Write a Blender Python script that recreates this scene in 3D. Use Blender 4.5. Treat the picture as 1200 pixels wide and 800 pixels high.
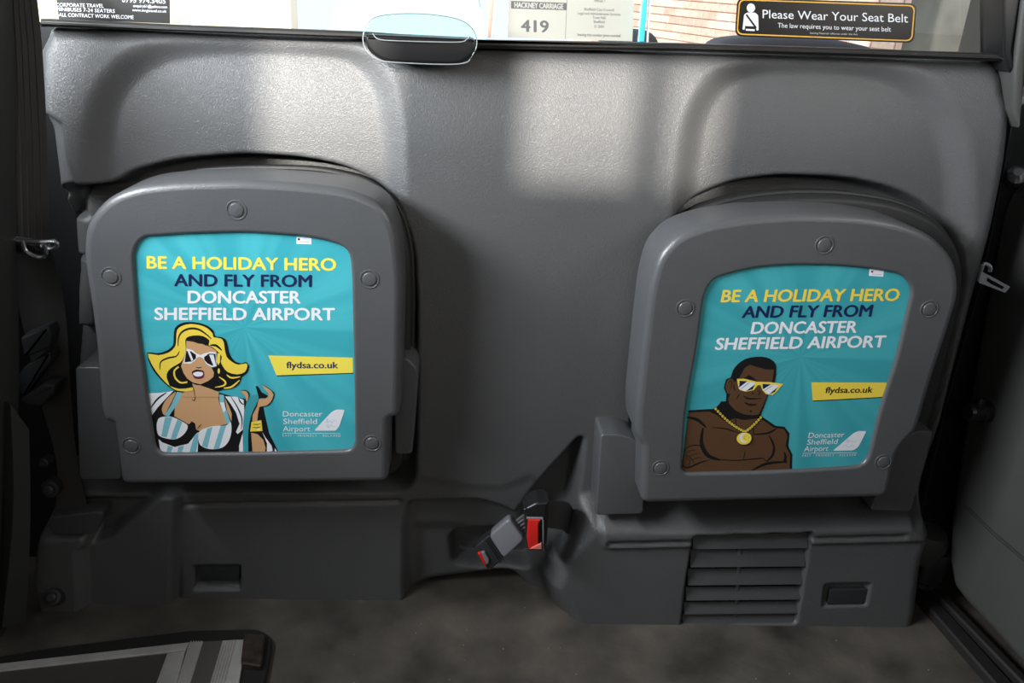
import bpy, bmesh, math, random
import numpy as np
from mathutils import Vector
random.seed(4)
for o in list(bpy.data.objects): bpy.data.objects.remove(o)
SC = bpy.context.scene

# ------------------------------------------------------------------ camera
FPX = 960.0
PIT, YAW, ROL = math.radians(21.8), math.radians(4.4), math.radians(3.6)
FW = np.array([math.sin(YAW)*math.cos(PIT), math.cos(YAW)*math.cos(PIT), -math.sin(PIT)])
R0 = np.array([math.cos(YAW), -math.sin(YAW), 0.0]); U0 = np.cross(R0, FW)
RT = R0*math.cos(ROL)+U0*math.sin(ROL); UP = -R0*math.sin(ROL)+U0*math.cos(ROL)
CAM = np.array([0.0, -1.05, 0.869])
cd = bpy.data.cameras.new('camera'); co = bpy.data.objects.new('camera', cd); SC.collection.objects.link(co)
cd.sensor_width = 36.0; cd.lens = 36.0*FPX/1200.0; cd.clip_start = 0.02; cd.clip_end = 200
from mathutils import Matrix
co.matrix_world = Matrix(((RT[0], UP[0], -FW[0], CAM[0]), (RT[1], UP[1], -FW[1], CAM[1]), (RT[2], UP[2], -FW[2], CAM[2]), (0, 0, 0, 1)))
SC.camera = co

# ------------------------------------------------------------------ world, sun, daylight at the windows
SC.view_settings.view_transform = 'Standard'; SC.view_settings.look = 'None'
SC.view_settings.gamma = 1.0; SC.view_settings.use_curve_mapping = False
SC.view_settings.exposure = 0.15
W = bpy.data.worlds.new('World'); SC.world = W; W.use_nodes = True
wb = W.node_tree.nodes['Background']; wb.inputs[0].default_value = (0.80, 0.92, 1.0, 1); wb.inputs[1].default_value = 1.1
SUN_D = Vector((0.20, 1.0, -0.30)).normalized()
def sun(energy, col, ang):
    l = bpy.data.lights.new('sun', 'SUN'); l.energy = energy; l.color = col; l.angle = math.radians(ang)
    o = bpy.data.objects.new('sun', l); SC.collection.objects.link(o); o.rotation_euler = SUN_D.to_track_quat('-Z', 'Y').to_euler()
    o.location = (-2, -8, 5)
sun(6.8, (1.0, 0.93, 0.84), 1.6)
def area(name, loc, dirv, sx, sy, energy, col):
    l = bpy.data.lights.new(name, 'AREA'); l.shape = 'RECTANGLE'; l.size = sx; l.size_y = sy; l.energy = energy; l.color = col
    o = bpy.data.objects.new(name, l); SC.collection.objects.link(o); o.location = loc
    o.rotation_euler = Vector(dirv).to_track_quat('-Z', 'Y').to_euler()
area('left_window_daylight', (-0.87, -0.58, 1.14), (1, 0.15, 0.50), 0.64, 0.46, 44.0, (0.92, 0.965, 1.0))
area('right_window_daylight', (0.945, -0.75, 1.14), (-1, 0.05, 0.5), 0.75, 0.42, 5.0, (1.0, 0.88, 0.78))
area('rear_window_daylight', (0.05, -1.72, 1.22), (0, 1, 0.50), 0.95, 0.30, 4.4, (1.0, 0.91, 0.82))

# ------------------------------------------------------------------ pixel -> place helpers (measuring the photo on real planes)
def ray(x, y): return FW+RT*((x-600)/FPX)+UP*((400-y)/FPX)
def P(x, y, Y=0.0): d = ray(x, y); return CAM+d*((Y-CAM[1])/d[1])
def PX(x, y, X): d = ray(x, y); return CAM+d*((X-CAM[0])/d[0])
def PZ(x, y, Z=0.0): d = ray(x, y); return CAM+d*((Z-CAM[2])/d[2])

# ------------------------------------------------------------------ materials
def mat(name, col, rough=0.5, metal=0.0, bump=0.0, bscale=300, spec=0.5, vary=0.0, vscale=8, coat=0.0, alpha=None, bdet=3, emis=None):
    m = bpy.data.materials.new(name); m.use_nodes = True; nt = m.node_tree; b = nt.nodes['Principled BSDF']
    b.inputs['Base Color'].default_value = (*col, 1); b.inputs['Roughness'].default_value = rough; b.inputs['Metallic'].default_value = metal
    b.inputs['Specular IOR Level'].default_value = spec; b.inputs['Coat Weight'].default_value = coat
    geo = nt.nodes.new('ShaderNodeNewGeometry')
    if vary:
        n = nt.nodes.new('ShaderNodeTexNoise'); n.inputs['Scale'].default_value = vscale; n.inputs['Detail'].default_value = 6
        nt.links.new(geo.outputs['Position'], n.inputs['Vector'])
        r = nt.nodes.new('ShaderNodeValToRGB'); r.color_ramp.elements[0].position = 0.3; r.color_ramp.elements[1].position = 0.72
        r.color_ramp.elements[0].color = (*[c*(1-vary) for c in col], 1); r.color_ramp.elements[1].color = (*[min(1, c*(1+vary)) for c in col], 1)
        nt.links.new(n.outputs[0], r.inputs[0]); nt.links.new(r.outputs[0], b.inputs['Base Color'])
    if bump:
        n = nt.nodes.new('ShaderNodeTexNoise'); n.inputs['Scale'].default_value = bscale; n.inputs['Detail'].default_value = bdet; n.inputs['Distortion'].default_value = 1.2
        nt.links.new(geo.outputs['Position'], n.inputs['Vector'])
        bp = nt.nodes.new('ShaderNodeBump'); bp.inputs['Strength'].default_value = bump; bp.inputs['Distance'].default_value = 0.002
        nt.links.new(n.outputs[0], bp.inputs['Height']); nt.links.new(bp.outputs[0], b.inputs['Normal'])
    if emis: b.inputs['Emission Color'].default_value = (*emis, 1); b.inputs['Emission Strength'].default_value = 1
    return m
def glassmat(name, tint=(1, 1, 1), refl=0.08, rough=0.02):
    m = bpy.data.materials.new(name); m.use_nodes = True; nt = m.node_tree; nt.nodes.clear()
    out = nt.nodes.new('ShaderNodeOutputMaterial'); mx = nt.nodes.new('ShaderNodeMixShader')
    t = nt.nodes.new('ShaderNodeBsdfTransparent'); t.inputs[0].default_value = (*tint, 1)
    g = nt.nodes.new('ShaderNodeBsdfGlossy'); g.inputs['Roughness'].default_value = rough
    lw = nt.nodes.new('ShaderNodeFresnel'); lw.inputs[0].default_value = 1.2+refl
    nt.links.new(lw.outputs[0], mx.inputs[0]); nt.links.new(t.outputs[0], mx.inputs[1]); nt.links.new(g.outputs[0], mx.inputs[2]); nt.links.new(mx.outputs[0], out.inputs[0])
    return m
M_PANEL = mat('grained_grey_vinyl', (0.099, 0.101, 0.104), 0.38, bump=0.42, bscale=430, spec=0.6, vary=0.06, vscale=5)
M_SEAT = mat('grey_moulded_seat_plastic', (0.092, 0.095, 0.100), 0.36, bump=0.16, bscale=300, spec=0.6, vary=0.06, vscale=12)
M_CUSH = mat('shade_darkened_seat_vinyl', (0.024, 0.024, 0.024), 0.5, bump=0.15, bscale=300)  # dark vinyl, darkened further to stand in for shade in the niches
M_DARK = mat('dark_plastic', (0.028, 0.030, 0.033), 0.5, bump=0.05)
M_BLACK = mat('black_plastic', (0.012, 0.012, 0.013), 0.35)
M_RUB = mat('black_rubber', (0.020, 0.019, 0.018), 0.5, bump=0.1, bscale=120)
M_FLOOR = mat('worn_rubber_floor', (0.088, 0.076, 0.064), 0.62, bump=0.35, bscale=60, vary=0.6, vscale=9, bdet=8)
M_DOOR = mat('door_trim_plastic', (0.068, 0.067, 0.065), 0.5, bump=0.15, bscale=350, vary=0.08)
M_TRIM = mat('side_trim', (0.034, 0.034, 0.034), 0.6, bump=0.1)
M_CHROME = mat('bright_steel', (0.62, 0.63, 0.66), 0.22, 1.0)
M_ALU = mat('brushed_aluminium', (0.58, 0.56, 0.54), 0.38, 0.25, bump=0.05, bscale=80, vary=0.12, vscale=30)
M_RED = mat('red_release_button', (0.75, 0.02, 0.015), 0.35)
M_PINK = mat('worn_red_plastic', (0.80, 0.22, 0.18), 0.5)
M_BUCK = mat('grey_buckle_plastic', (0.24, 0.24, 0.27), 0.28, spec=0.8)
M_WHITE = mat('print_white', (0.88, 0.90, 0.95), 0.5)
M_YEL = mat('print_yellow', (0.95, 0.72, 0.08), 0.5)
M_YEL2 = mat('print_lemon', (0.98, 0.82, 0.10), 0.5)
M_NAVY = mat('print_navy', (0.006, 0.015, 0.085), 0.5)
M_INK = mat('print_black', (0.006, 0.006, 0.006), 0.5)
M_SKIN = mat('print_tan', (0.66, 0.38, 0.19), 0.5)
M_BROWN = mat('print_brown', (0.105, 0.050, 0.022), 0.5)
M_TEAL = mat('print_teal', (0.05, 0.36, 0.42), 0.5)
M_PALET = mat('print_pale_teal', (0.22, 0.56, 0.65), 0.5)
M_MAROON = mat('print_maroon', (0.15, 0.01, 0.05), 0.5)
M_LILAC = mat('print_signature_blue', (0.50, 0.60, 0.78), 0.5)
M_GREY = mat('print_grey', (0.16, 0.16, 0.16), 0.5)
M_CARD = mat('notice_card', (0.62, 0.60, 0.52), 0.6)
M_AMBER = mat('print_amber', (0.85, 0.45, 0.06), 0.5)
M_STK = mat('glossy_black_sticker', (0.012, 0.011, 0.010), 0.3)
M_BRICK = [mat('red_brick_%d' % i, c, 0.9, vary=0.15, vscale=20) for i, c in enumerate([(0.70, 0.46, 0.38), (0.76, 0.52, 0.43), (0.64, 0.40, 0.33), (0.80, 0.58, 0.48)])]
M_MORTAR = mat('pale_mortar', (0.75, 0.66, 0.56), 0.95)
M_CREAM = mat('cream_stone', (0.88, 0.82, 0.55), 0.9, vary=0.12, vscale=3)
M_CONC = mat('weathered_grey_render', (0.085, 0.085, 0.075), 0.9, vary=0.4, vscale=3)
M_CARP = mat('white_car_paint', (0.85, 0.88, 0.9), 0.3, coat=0.5)
M_CGLS = mat('pale_blue_car_glass', (0.35, 0.62, 0.72), 0.25)
M_ROAD = mat('pale_concrete', (0.62, 0.60, 0.56), 0.9, bump=0.2)
M_GLASS = glassmat('clear_partition_glass')
M_CYAN = mat('polished_glass_edge', (0.10, 0.72, 0.85), 0.2)
M_PEACH = mat('polished_glass_edge_warm', (0.85, 0.55, 0.42), 0.2)
M_CLEAR = glassmat('clear_acrylic', (0.93, 0.98, 0.98), 0.3, 0.05)
M_GRIT = mat('grit_grey', (0.25, 0.24, 0.21), 0.8)
M_RIM = mat('frosted_acrylic_rim', (0.30, 0.32, 0.32), 0.2)

def webbing(name, col, k):
    m = mat(name, col, 0.55); nt = m.node_tree; b = nt.nodes['Principled BSDF']
    tc = nt.nodes.new('ShaderNodeTexCoord'); w = nt.nodes.new('ShaderNodeTexWave'); w.bands_direction = 'X'; w.inputs['Scale'].default_value = k
    nt.links.new(tc.outputs['UV'], w.inputs['Vector'])
    bp = nt.nodes.new('ShaderNodeBump'); bp.inputs['Strength'].default_value = 0.6; bp.inputs['Distance'].default_value = 0.001
    nt.links.new(w.outputs['Fac'], bp.inputs['Height']); nt.links.new(bp.outputs[0], b.inputs['Normal'])
    return m
M_SLAT = mat('vent_slat_plastic', (0.060, 0.062, 0.064), 0.5, bump=0.2, bscale=300)
M_WEB = webbing('black_seat_belt_webbing', (0.044, 0.043, 0.042), 3.2)

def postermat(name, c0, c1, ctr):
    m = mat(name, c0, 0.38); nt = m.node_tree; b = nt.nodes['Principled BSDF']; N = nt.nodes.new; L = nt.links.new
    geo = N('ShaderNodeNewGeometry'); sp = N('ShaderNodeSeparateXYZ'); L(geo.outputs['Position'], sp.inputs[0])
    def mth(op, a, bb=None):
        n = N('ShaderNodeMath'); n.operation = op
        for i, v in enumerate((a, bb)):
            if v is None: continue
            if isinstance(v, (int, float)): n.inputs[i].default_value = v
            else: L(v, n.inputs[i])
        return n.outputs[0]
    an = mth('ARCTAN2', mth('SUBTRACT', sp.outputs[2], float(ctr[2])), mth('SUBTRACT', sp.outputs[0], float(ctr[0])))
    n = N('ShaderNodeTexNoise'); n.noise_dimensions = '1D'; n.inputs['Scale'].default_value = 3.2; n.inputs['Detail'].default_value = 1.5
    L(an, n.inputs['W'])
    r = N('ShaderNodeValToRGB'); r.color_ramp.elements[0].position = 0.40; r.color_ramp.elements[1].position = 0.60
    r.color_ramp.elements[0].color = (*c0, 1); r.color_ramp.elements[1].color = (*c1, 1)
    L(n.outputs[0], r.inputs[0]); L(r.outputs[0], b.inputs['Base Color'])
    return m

# ------------------------------------------------------------------ mesh helpers
ORG = {}
def tag(o, label=None, cat=None, group=None, kind=None):
    if label: o['label'] = label
    if cat: o['category'] = cat
    if group: o['group'] = group
    if kind: o['kind'] = kind
    return o
def empty(name, loc, label, cat, group=None):
    o = bpy.data.objects.new(name, None); SC.collection.objects.link(o); o.location = Vector(loc); o.empty_display_size = 0.05
    ORG[o.name] = Vector(loc); return tag(o, label, cat, group)
class MB:
    def __init__(s): s.v = []; s.f = []; s.m = []; s.mats = []; s.uv = {}
    def add(s, vs, fs, m):
        if m not in s.mats: s.mats.append(m)
        k = len(s.v); mi = s.mats.index(m)
        s.v += [tuple(float(c) for c in v) for v in vs]; s.f += [tuple(k+i for i in f) for f in fs]; s.m += [mi]*len(fs)
        return s
    def rings(s, rs, m, cap0=False, cap1=True, closed=True):
        n = len(rs[0]); vs = [p for r in rs for p in r]; fs = []
        for a in range(len(rs)-1):
            for i in range(n if closed else n-1):
                j = (i+1) % n; fs.append((a*n+i, a*n+j, (a+1)*n+j, (a+1)*n+i))
        if cap0: fs.append(tuple(range(n))[::-1])
        if cap1: fs.append(tuple((len(rs)-1)*n+i for i in range(n)))
        return s.add(vs, fs, m)
    def box(s, c, d, m, R=None, bev=0.0):
        c = np.array(c, float); hx, hy, hz = np.array(d)/2.0
        R = np.eye(3) if R is None else np.array(R)
        if bev <= 0:
            vs = [c+R@np.array([x*hx, y*hy, z*hz]) for z in (-1, 1) for x, y in ((-1, -1), (1, -1), (1, 1), (-1, 1))]
            return s.add(vs, [(3, 2, 1, 0), (4, 5, 6, 7), (0, 1, 5, 4), (1, 2, 6, 5), (2, 3, 7, 6), (3, 0, 4, 7)], m)
        b = bev; rs = []
        for z, k in ((-hz, b), (-hz+b*.3, b*.3), (-hz+b, 0), (hz-b, 0), (hz-b*.3, b*.3), (hz, b)):
            rs.append([c+R@np.array([x, y, z]) for x, y in rrect(hx-k, hy-k, max(b*1.2-k*.5, 1e-4))])
        return s.rings(rs, m, True, True)
    def tube(s, path, r, m, n=12, cap=True):
        path = [np.array(p, float) for p in path]; rs = []
        rr = r if isinstance(r, (list, tuple)) else [r]*len(path)
        for i, p in enumerate(path):
            t = path[min(i+1, len(path)-1)]-path[max(i-1, 0)]; t /= np.linalg.norm(t)
            a = np.cross(t, [0, 0, 1.0]) if abs(t[2]) < .9 else np.cross(t, [1.0, 0, 0]); a /= np.linalg.norm(a); b = np.cross(t, a)
            rs.append([p+rr[i]*(a*math.cos(2*math.pi*k/n)+b*math.sin(2*math.pi*k/n)) for k in range(n)])
        return s.rings(rs, m, cap, cap)
    def build(s, name, parent=None, smooth=True, label=None, cat=None, group=None, kind=None, ang=35):
        me = bpy.data.meshes.new(name); v = np.array(s.v); lo = v.min(0); hi = v.max(0)
        org = Vector(((lo[0]+hi[0])/2, (lo[1]+hi[1])/2, lo[2])) if parent is None else Vector(((lo+hi)/2).tolist())
        me.from_pydata([tuple(p-np.array(org)) for p in v], [], s.f)
        for m in s.mats: me.materials.append(m)
        me.polygons.foreach_set('material_index', s.m)
        bm = bmesh.new(); bm.from_mesh(me); bmesh.ops.recalc_face_normals(bm, faces=bm.faces)
        if smooth:
            for f in bm.faces: f.smooth = True
            for e in bm.edges:
                if len(e.link_faces) == 2 and e.calc_face_angle(0) > math.radians(ang): e.smooth = False
        bm.to_mesh(me); bm.free()
        o = bpy.data.objects.new(name, me); SC.collection.objects.link(o)
        if parent is not None:
            o.parent = parent; o.location = org-ORG[parent.name]
        else: o.location = org
        ORG[o.name] = org
        return tag(o, label, cat, group, kind)
def rrect(hx, hy, r, n=4):
    out = []
    for cx, cy, a in ((hx-r, hy-r, 0), (-hx+r, hy-r, 90), (-hx+r, -hy+r, 180), (hx-r, -hy+r, 270)):
        for k in range(n+1):
            t = math.radians(a+90*k/n); out.append((cx+r*math.cos(t), cy+r*math.sin(t)))
    return out
def fillet(pts, r, n=5):
    pts = [np.array(p, float) for p in pts]; out = []; N = len(pts)
    for i in range(N):
        a, b, c = pts[i-1], pts[i], pts[(i+1) % N]; u = a-b; w = c-b; lu = np.linalg.norm(u); lw = np.linalg.norm(w)
        rr = r[i] if isinstance(r, (list, tuple)) else r
        d = min(rr, lu*.48, lw*.48)
        if d < 1e-6: out.append(b); continue
        p0 = b+u/lu*d; p1 = b+w/lw*d
        for k in range(n+1):
            t = k/n; out.append((1-t)**2*p0+2*t*(1-t)*b+t*t*p1)
    return [tuple(p) for p in out]
def catmull(pts, n=4, closed=True):
    pts = [np.array(p, float) for p in pts]; N = len(pts); out = []
    rng = range(N) if closed else range(N-1)
    for i in rng:
        g = (lambda k: pts[k % N]) if closed else (lambda k: pts[max(0, min(N-1, k))])
        p0, p1, p2, p3 = g(i-1), g(i), g(i+1), g(i+2)
        for k in range(n):
            t = k/n; out.append(0.5*((2*p1)+(-p0+p2)*t+(2*p0-5*p1+4*p2-p3)*t*t+(-p0+3*p1-3*p2+p3)*t**3))
    if not closed: out.append(pts[-1])
    return [tuple(p) for p in out]
def inset2(pts, d):
    p = np.array(pts, float); a = np.roll(p, 1, 0); c = np.roll(p, -1, 0)
    area_ = 0.5*np.sum(p[:, 0]*c[:, 1]-c[:, 0]*p[:, 1]); sg = 1 if area_ > 0 else -1
    e1 = p-a; e2 = c-p; e1 /= np.maximum(np.linalg.norm(e1, axis=1), 1e-9)[:, None]; e2 /= np.maximum(np.linalg.norm(e2, axis=1), 1e-9)[:, None]
    n1 = np.stack([-e1[:, 1], e1[:, 0]], 1)*sg; n2 = np.stack([-e2[:, 1], e2[:, 0]], 1)*sg
    n = n1+n2; L = np.maximum(np.linalg.norm(n, axis=1), 0.5)[:, None]; n = n/L; k = 1/np.maximum((n*n1).sum(1), 0.6)
    return p+n*(d*k)[:, None]
def bevrings(xz, Yf, Yb, bev, steps=4, sgn=1):
    """rings for a slab whose outline lies in the x,z plane; front at Yf (towards camera), back at Yb"""
    rs = [[(x, Yb, z) for x, z in xz]]
    for k in range(steps+1):
        a = math.pi/2*k/steps; q = inset2(xz, bev*(1-math.cos(a))); y = Yf+bev*(1-math.sin(a)) if Yb > Yf else Yf-bev*(1-math.sin(a))
        rs.append([(x, y, z) for x, z in q])
    return rs
def slab(mb, poly, Yf, Yb, bev, m, fil=0, cap0=False):
    pts = fillet(poly, fil) if fil else poly
    xz = [(q[0], q[2]) for q in (P(x, y, Yf) for x, y in pts)]
    return mb.rings(bevrings(xz, Yf, Yb, bev), m, cap0, True)
def slabZ(mb, poly, Zt, Zb, bev, m, fil=0):
    pts = fillet(poly, fil) if fil else poly
    xy = [(q[0], q[1]) for q in (PZ(x, y, Zt) for x, y in pts)]
    rs = [[(x, y, Zb) for x, y in xy], [(x, y, Zt-bev) for x, y in xy], [(x, y, Zt) for x, y in inset2(xy, bev)]]
    return mb.rings(rs, m, True, True)
def slabX(mb, poly, Xf, Xb, bev, m, fil=0):
    pts = fillet(poly, fil) if fil else poly
    yz = [(q[1], q[2]) for q in (PX(x, y, Xf) for x, y in pts)]; s = 1 if Xb > Xf else -1
    rs = [[(Xb, y, z) for y, z in yz]]
    for k in range(5):
        a = math.pi/2*k/4; q = inset2(yz, bev*(1-math.cos(a))); rs.append([(Xf+s*bev*(1-math.sin(a)), y, z) for y, z in q])
    return mb.rings(rs, m, True, True)
def lathe(mb, c, axis, prof, m, n=24):
    axis = np.array(axis, float); axis /= np.linalg.norm(axis)
    a = np.cross(axis, [0, 0, 1.0]) if abs(axis[2]) < .9 else np.cross(axis, [1.0, 0, 0]); a /= np.linalg.norm(a); b = np.cross(axis, a)
    c = np.array(c, float)
    rs = [[c+axis*h+max(r, 1e-5)*(a*math.cos(2*math.pi*k/n)+b*math.sin(2*math.pi*k/n)) for k in range(n)] for r, h in prof]
    return mb.rings(rs, m, False, True)
def ribbon(mb, L, R, th, m, n=6):
    """flat strap between two edge paths of 3-D points"""
    L = np.array(catmull(L, n, False)); R = np.array(catmull(R, n, False)); rs = []
    for i in range(len(L)):
        t = L[min(i+1, len(L)-1)]-L[max(i-1, 0)]; nn = np.cross(R[i]-L[i], t); nn /= np.linalg.norm(nn); nn *= th/2
        rs.append([L[i]-nn, R[i]-nn, R[i]+nn, L[i]+nn])
    return mb.rings(rs, m, True, True)

# ------------------------------------------------------------------ height-field mouldings
def sdf(poly, X, Z):
    p = np.array(poly, float); n = len(p); d = np.full(X.shape, 1e9); ins = np.zeros(X.shape, bool)
    for i in range(n):
        ax, az = p[i]; bx, bz = p[(i+1) % n]; ex, ez = bx-ax, bz-az; wx, wz = X-ax, Z-az
        t = np.clip((wx*ex+wz*ez)/max(ex*ex+ez*ez, 1e-12), 0, 1)
        d = np.minimum(d, (wx-ex*t)**2+(wz-ez*t)**2)
        if abs(ez) > 1e-12:
            c = ((az > Z) != (bz > Z)) & (X < ex*(Z-az)/ez+ax); ins ^= c
    d = np.sqrt(d); return np.where(ins, -d, d)
def S(t): t = np.clip(t, 0, 1); return t*t*(3-2*t)
def xz(poly, Y=0.0, fil=0):
    return [(q[0], q[2]) for q in (P(x, y, Y) for x, y in (fillet(poly, fil) if fil else poly))]

# panel front face, built from the traced outlines
OUT = [(43, 31), (200, 36), (420, 44), (560, 54), (800, 60), (1000, 66), (1186, 73), (1193, 95), (1176, 190), (1160, 270), (1138, 350), (1112, 450), (1092, 530), (1078, 605),
       (1066, 640), (1060, 700), (1050, 742), (1030, 760), (700, 756), (652, 748), (628, 718), (604, 692), (588, 690), (500, 702), (478, 716), (215, 726), (108, 735), (30, 735), (34, 700), (45, 630), (58, 600),
       (60, 570), (72, 400), (78, 330), (72, 250), (66, 200), (60, 150), (51, 135), (48, 90)]
NL = [(64, 222), (92, 221), (130, 221), (150, 207), (200, 193), (280, 186), (350, 190), (400, 200), (440, 219), (468, 250), (482, 290), (486, 360), (486, 430), (484, 576), (30, 576), (40, 400)]
NR = [(742, 600), (742, 500), (747, 400), (757, 320), (775, 275), (812, 240), (860, 219), (920, 211), (1000, 214), (1060, 228), (1102, 252), (1124, 285), (1130, 335), (1112, 420), (1096, 500), (1072, 600)]
DL = [(112, 210), (110, 160), (118, 118), (138, 84), (168, 63), (205, 53), (260, 49), (330, 49), (400, 55), (432, 75), (450, 105), (459, 150), (462, 215), (462, 260), (300, 260), (120, 260)]
DR = [(800, 290), (806, 200), (816, 140), (838, 102), (868, 82), (910, 73), (980, 72), (1050, 80), (1092, 103), (1118, 145), (1129, 195), (1132, 290)]
def build_panel():
    st = 0.0031; xs = np.arange(-0.60, 0.80, st); zs = np.arange(-0.02, 0.875, st)
    X, Z = np.meshgrid(xs, zs, indexing='ij'); Y = np.zeros_like(X)
    # gentle overall crown, top leaning away
    Y += 0.05*np.clip((Z-0.70)/0.2, 0, 1)**2
    def lay(poly, level, w, Yt=0.0, fil=0, delta=False):
        nonlocal Y
        s = sdf(xz(poly, Yt, fil), X, Z); t = S(0.5-s/w); Y = (Y+level*t) if delta else Y*(1-t)+level*t; return s
    lay(DL, 0.019, 0.040, fil=30, delta=True); lay(DR, 0.021, 0.042, fil=30, delta=True)
    # dark gap strip left of the upper pad and stepped side
    lay([(40, 130), (58, 138), (70, 146), (76, 190), (88, 222), (60, 240), (40, 240)], 0.012, 0.008, delta=True)
    lay([(470, 575), (486, 560), (560, 572), (590, 572), (620, 560), (660, 575), (700, 606), (1080, 600), (1110, 760), (20, 760), (20, 576)], 0.004, 0.02, delta=True)
    sl = sdf(xz(NL, 0.0, 24), X, Z); t = S(0.5-sl/0.012); Y = Y*(1-t)+0.075*t
    sr = sdf(xz(NR, 0.0, 24), X, Z); t = S(0.5-sr/0.012); Y = Y*(1-t)+0.070*t
    # niche left flank: raised inner pillar pieces with gaps
    lay([(72, 258), (110, 252), (110, 300), (76, 300)], 0.045, 0.006, 0.045)
    lay([(82, 303), (112, 303), (112, 383), (90, 383)], 0.050, 0.006, 0.05)
    lay([(100, 226), (150, 226), (130, 256), (101, 256)], 0.05, 0.006, 0.05)
    # lower left: wide face with crease, below the left seat
    lay([(100, 574), (210, 574), (212, 590), (470, 585), (477, 600), (478, 745), (212, 760), (60, 760)], 0.016, 0.012, 0.03)
    lay([(214, 591), (468, 586), (474, 592), (474, 688), (486, 690), (478, 760), (214, 770)], 0.003, 0.010, 0.018, 4)
    lay([(216, 587.5), (470, 583), (470, 586.5), (216, 591)], 0.006, 0.004, 0.01, 0, True)
    lay([(480, 578), (560, 576), (592, 586), (618, 606), (640, 640), (640, 760), (478, 760), (476, 620)], 0.030, 0.014, 0.03, 8)
    lay([(484, 618), (530, 616), (640, 640), (640, 760), (478, 760)], 0.040, 0.03, 0.03, 8)
    # recess behind the loose buckle, wedge shaped fold and flare
    lay([(528, 632), (545, 622), (620, 616), (640, 640), (620, 668), (560, 668), (532, 662)], 0.075, 0.014, 0.03, 6)
    lay([(606, 606), (640, 560), (680, 516), (676, 560), (668, 612), (664, 640), (640, 640), (618, 622)], 0.050, 0.018, 0.0)
    # right lower body
    lay([(690, 607), (1074, 600), (1110, 640), (1110, 780), (690, 780), (662, 722), (640, 690), (654, 650), (680, 622)], -0.046, 0.050, -0.04, 6)
    lay([(704, 608), (1076, 601), (1100, 632), (706, 641)], -0.007, 0.010, -0.045, 8, True)
    lay([(712, 634.5), (1062, 625.5), (1062, 631), (712, 640)], 0.006, 0.004, -0.05, 0, True)
    # left corner block with belt guide shelf
    lay([(38, 632), (100, 628), (106, 700), (104, 760), (30, 760)], -0.030, 0.014, -0.03, 8)
    lay([(99, 636), (128, 626), (164, 598), (190, 578), (208, 581), (206, 640), (200, 760), (104, 760)], -0.012, 0.016, -0.01, 6)
    # vent well
    lay([(813, 626), (950, 622), (932, 729), (799, 731)], -0.012, 0.006, -0.045, 2)
    # switch blank sockets
    lay([(230, 657), (284, 656), (284, 683), (231, 684)], 0.018, 0.006, 0.018, 2)
    lay([(969, 687), (1021, 686), (1016, 711), (966, 712)], -0.036, 0.006, -0.05, 2)
    so = sdf(xz(OUT, 0.0, 12), X, Z)-0.009*np.clip((0.812-Z)/0.02, 0, 1)*np.clip((Z-0.24)/0.1, 0, 1); r = 0.020
    q = np.clip(so+r, 0, r*0.999); Y = Y+(r-np.sqrt(r*r-q*q))
    Y = Y+np.clip(so, 0, 1)*np.where(Z > 0.76, 3.0, 5.0)
    keep = (so < 0.016) & ~((Z > 0.76) & (so > 0.0045))
    nx, nz = X.shape; idx = -np.ones(X.shape, int)
    fm = keep[:-1, :-1] & keep[1:, :-1] & keep[1:, 1:] & keep[:-1, 1:]
    used = np.zeros_like(keep); used[:-1, :-1] |= fm; used[1:, :-1] |= fm; used[1:, 1:] |= fm; used[:-1, 1:] |= fm
    idx[used] = np.arange(used.sum()); vs = np.stack([X[used], Y[used], Z[used]], 1)
    I, J = np.nonzero(fm)
    fs = np.stack([idx[I, J], idx[I+1, J], idx[I+1, J+1], idx[I, J+1]], 1)
    me = bpy.data.meshes.new('wall_front'); org = Vector((0.1, 0, 0))
    me.from_pydata((vs-np.array(org)).tolist(), [], fs.tolist()); me.materials.append(M_PANEL)
    me.polygons.foreach_set('use_smooth', [True]*len(fs))
    o = bpy.data.objects.new('wall_front', me); SC.collection.objects.link(o); o.location = org; ORG[o.name] = org
    return tag(o, 'grained grey moulded bulkhead panel behind the two folded seats', kind='structure')
panel = build_panel()

# ------------------------------------------------------------------ floor, sides, roof, rear (cab shell)
def plane_box(name, lo, hi, m, label=None, parent=None, kind='structure'):
    c = [(a+b)/2 for a, b in zip(lo, hi)]; d = [b-a for a, b in zip(lo, hi)]
    return MB().box(c, d, m).build(name, parent, smooth=False, kind=kind if parent is None else None, label=label)
plane_box('floor', (-0.95, -1.80, -0.04), (1.02, 0.12, 0.0), M_FLOOR, 'worn dark rubber cab floor with scuffs and grit')
plane_box('ceiling', (-0.95, -1.80, 1.50), (1.02, 0.30, 1.54), M_DARK)
plane_box('wall_right', (0.965, -1.80, 0.0), (1.0, 0.60, 0.88), M_TRIM)
plane_box('trim_9', (0.965, -0.28, 0.88), (1.0, 0.60, 1.50), M_TRIM)
plane_box('trim_10', (0.965, -1.80, 0.88), (1.0, -1.25, 1.50), M_TRIM)
plane_box('wall_left', (-0.93, -1.80, 0.0), (-0.89, 0.12, 0.88), M_TRIM)
plane_box('trim_7', (-0.93, -0.22, 0.88), (-0.89, 0.12, 1.50), M_TRIM)
plane_box('trim_8', (-0.93, -1.80, 0.88), (-0.89, -1.10, 1.50), M_TRIM)
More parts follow.
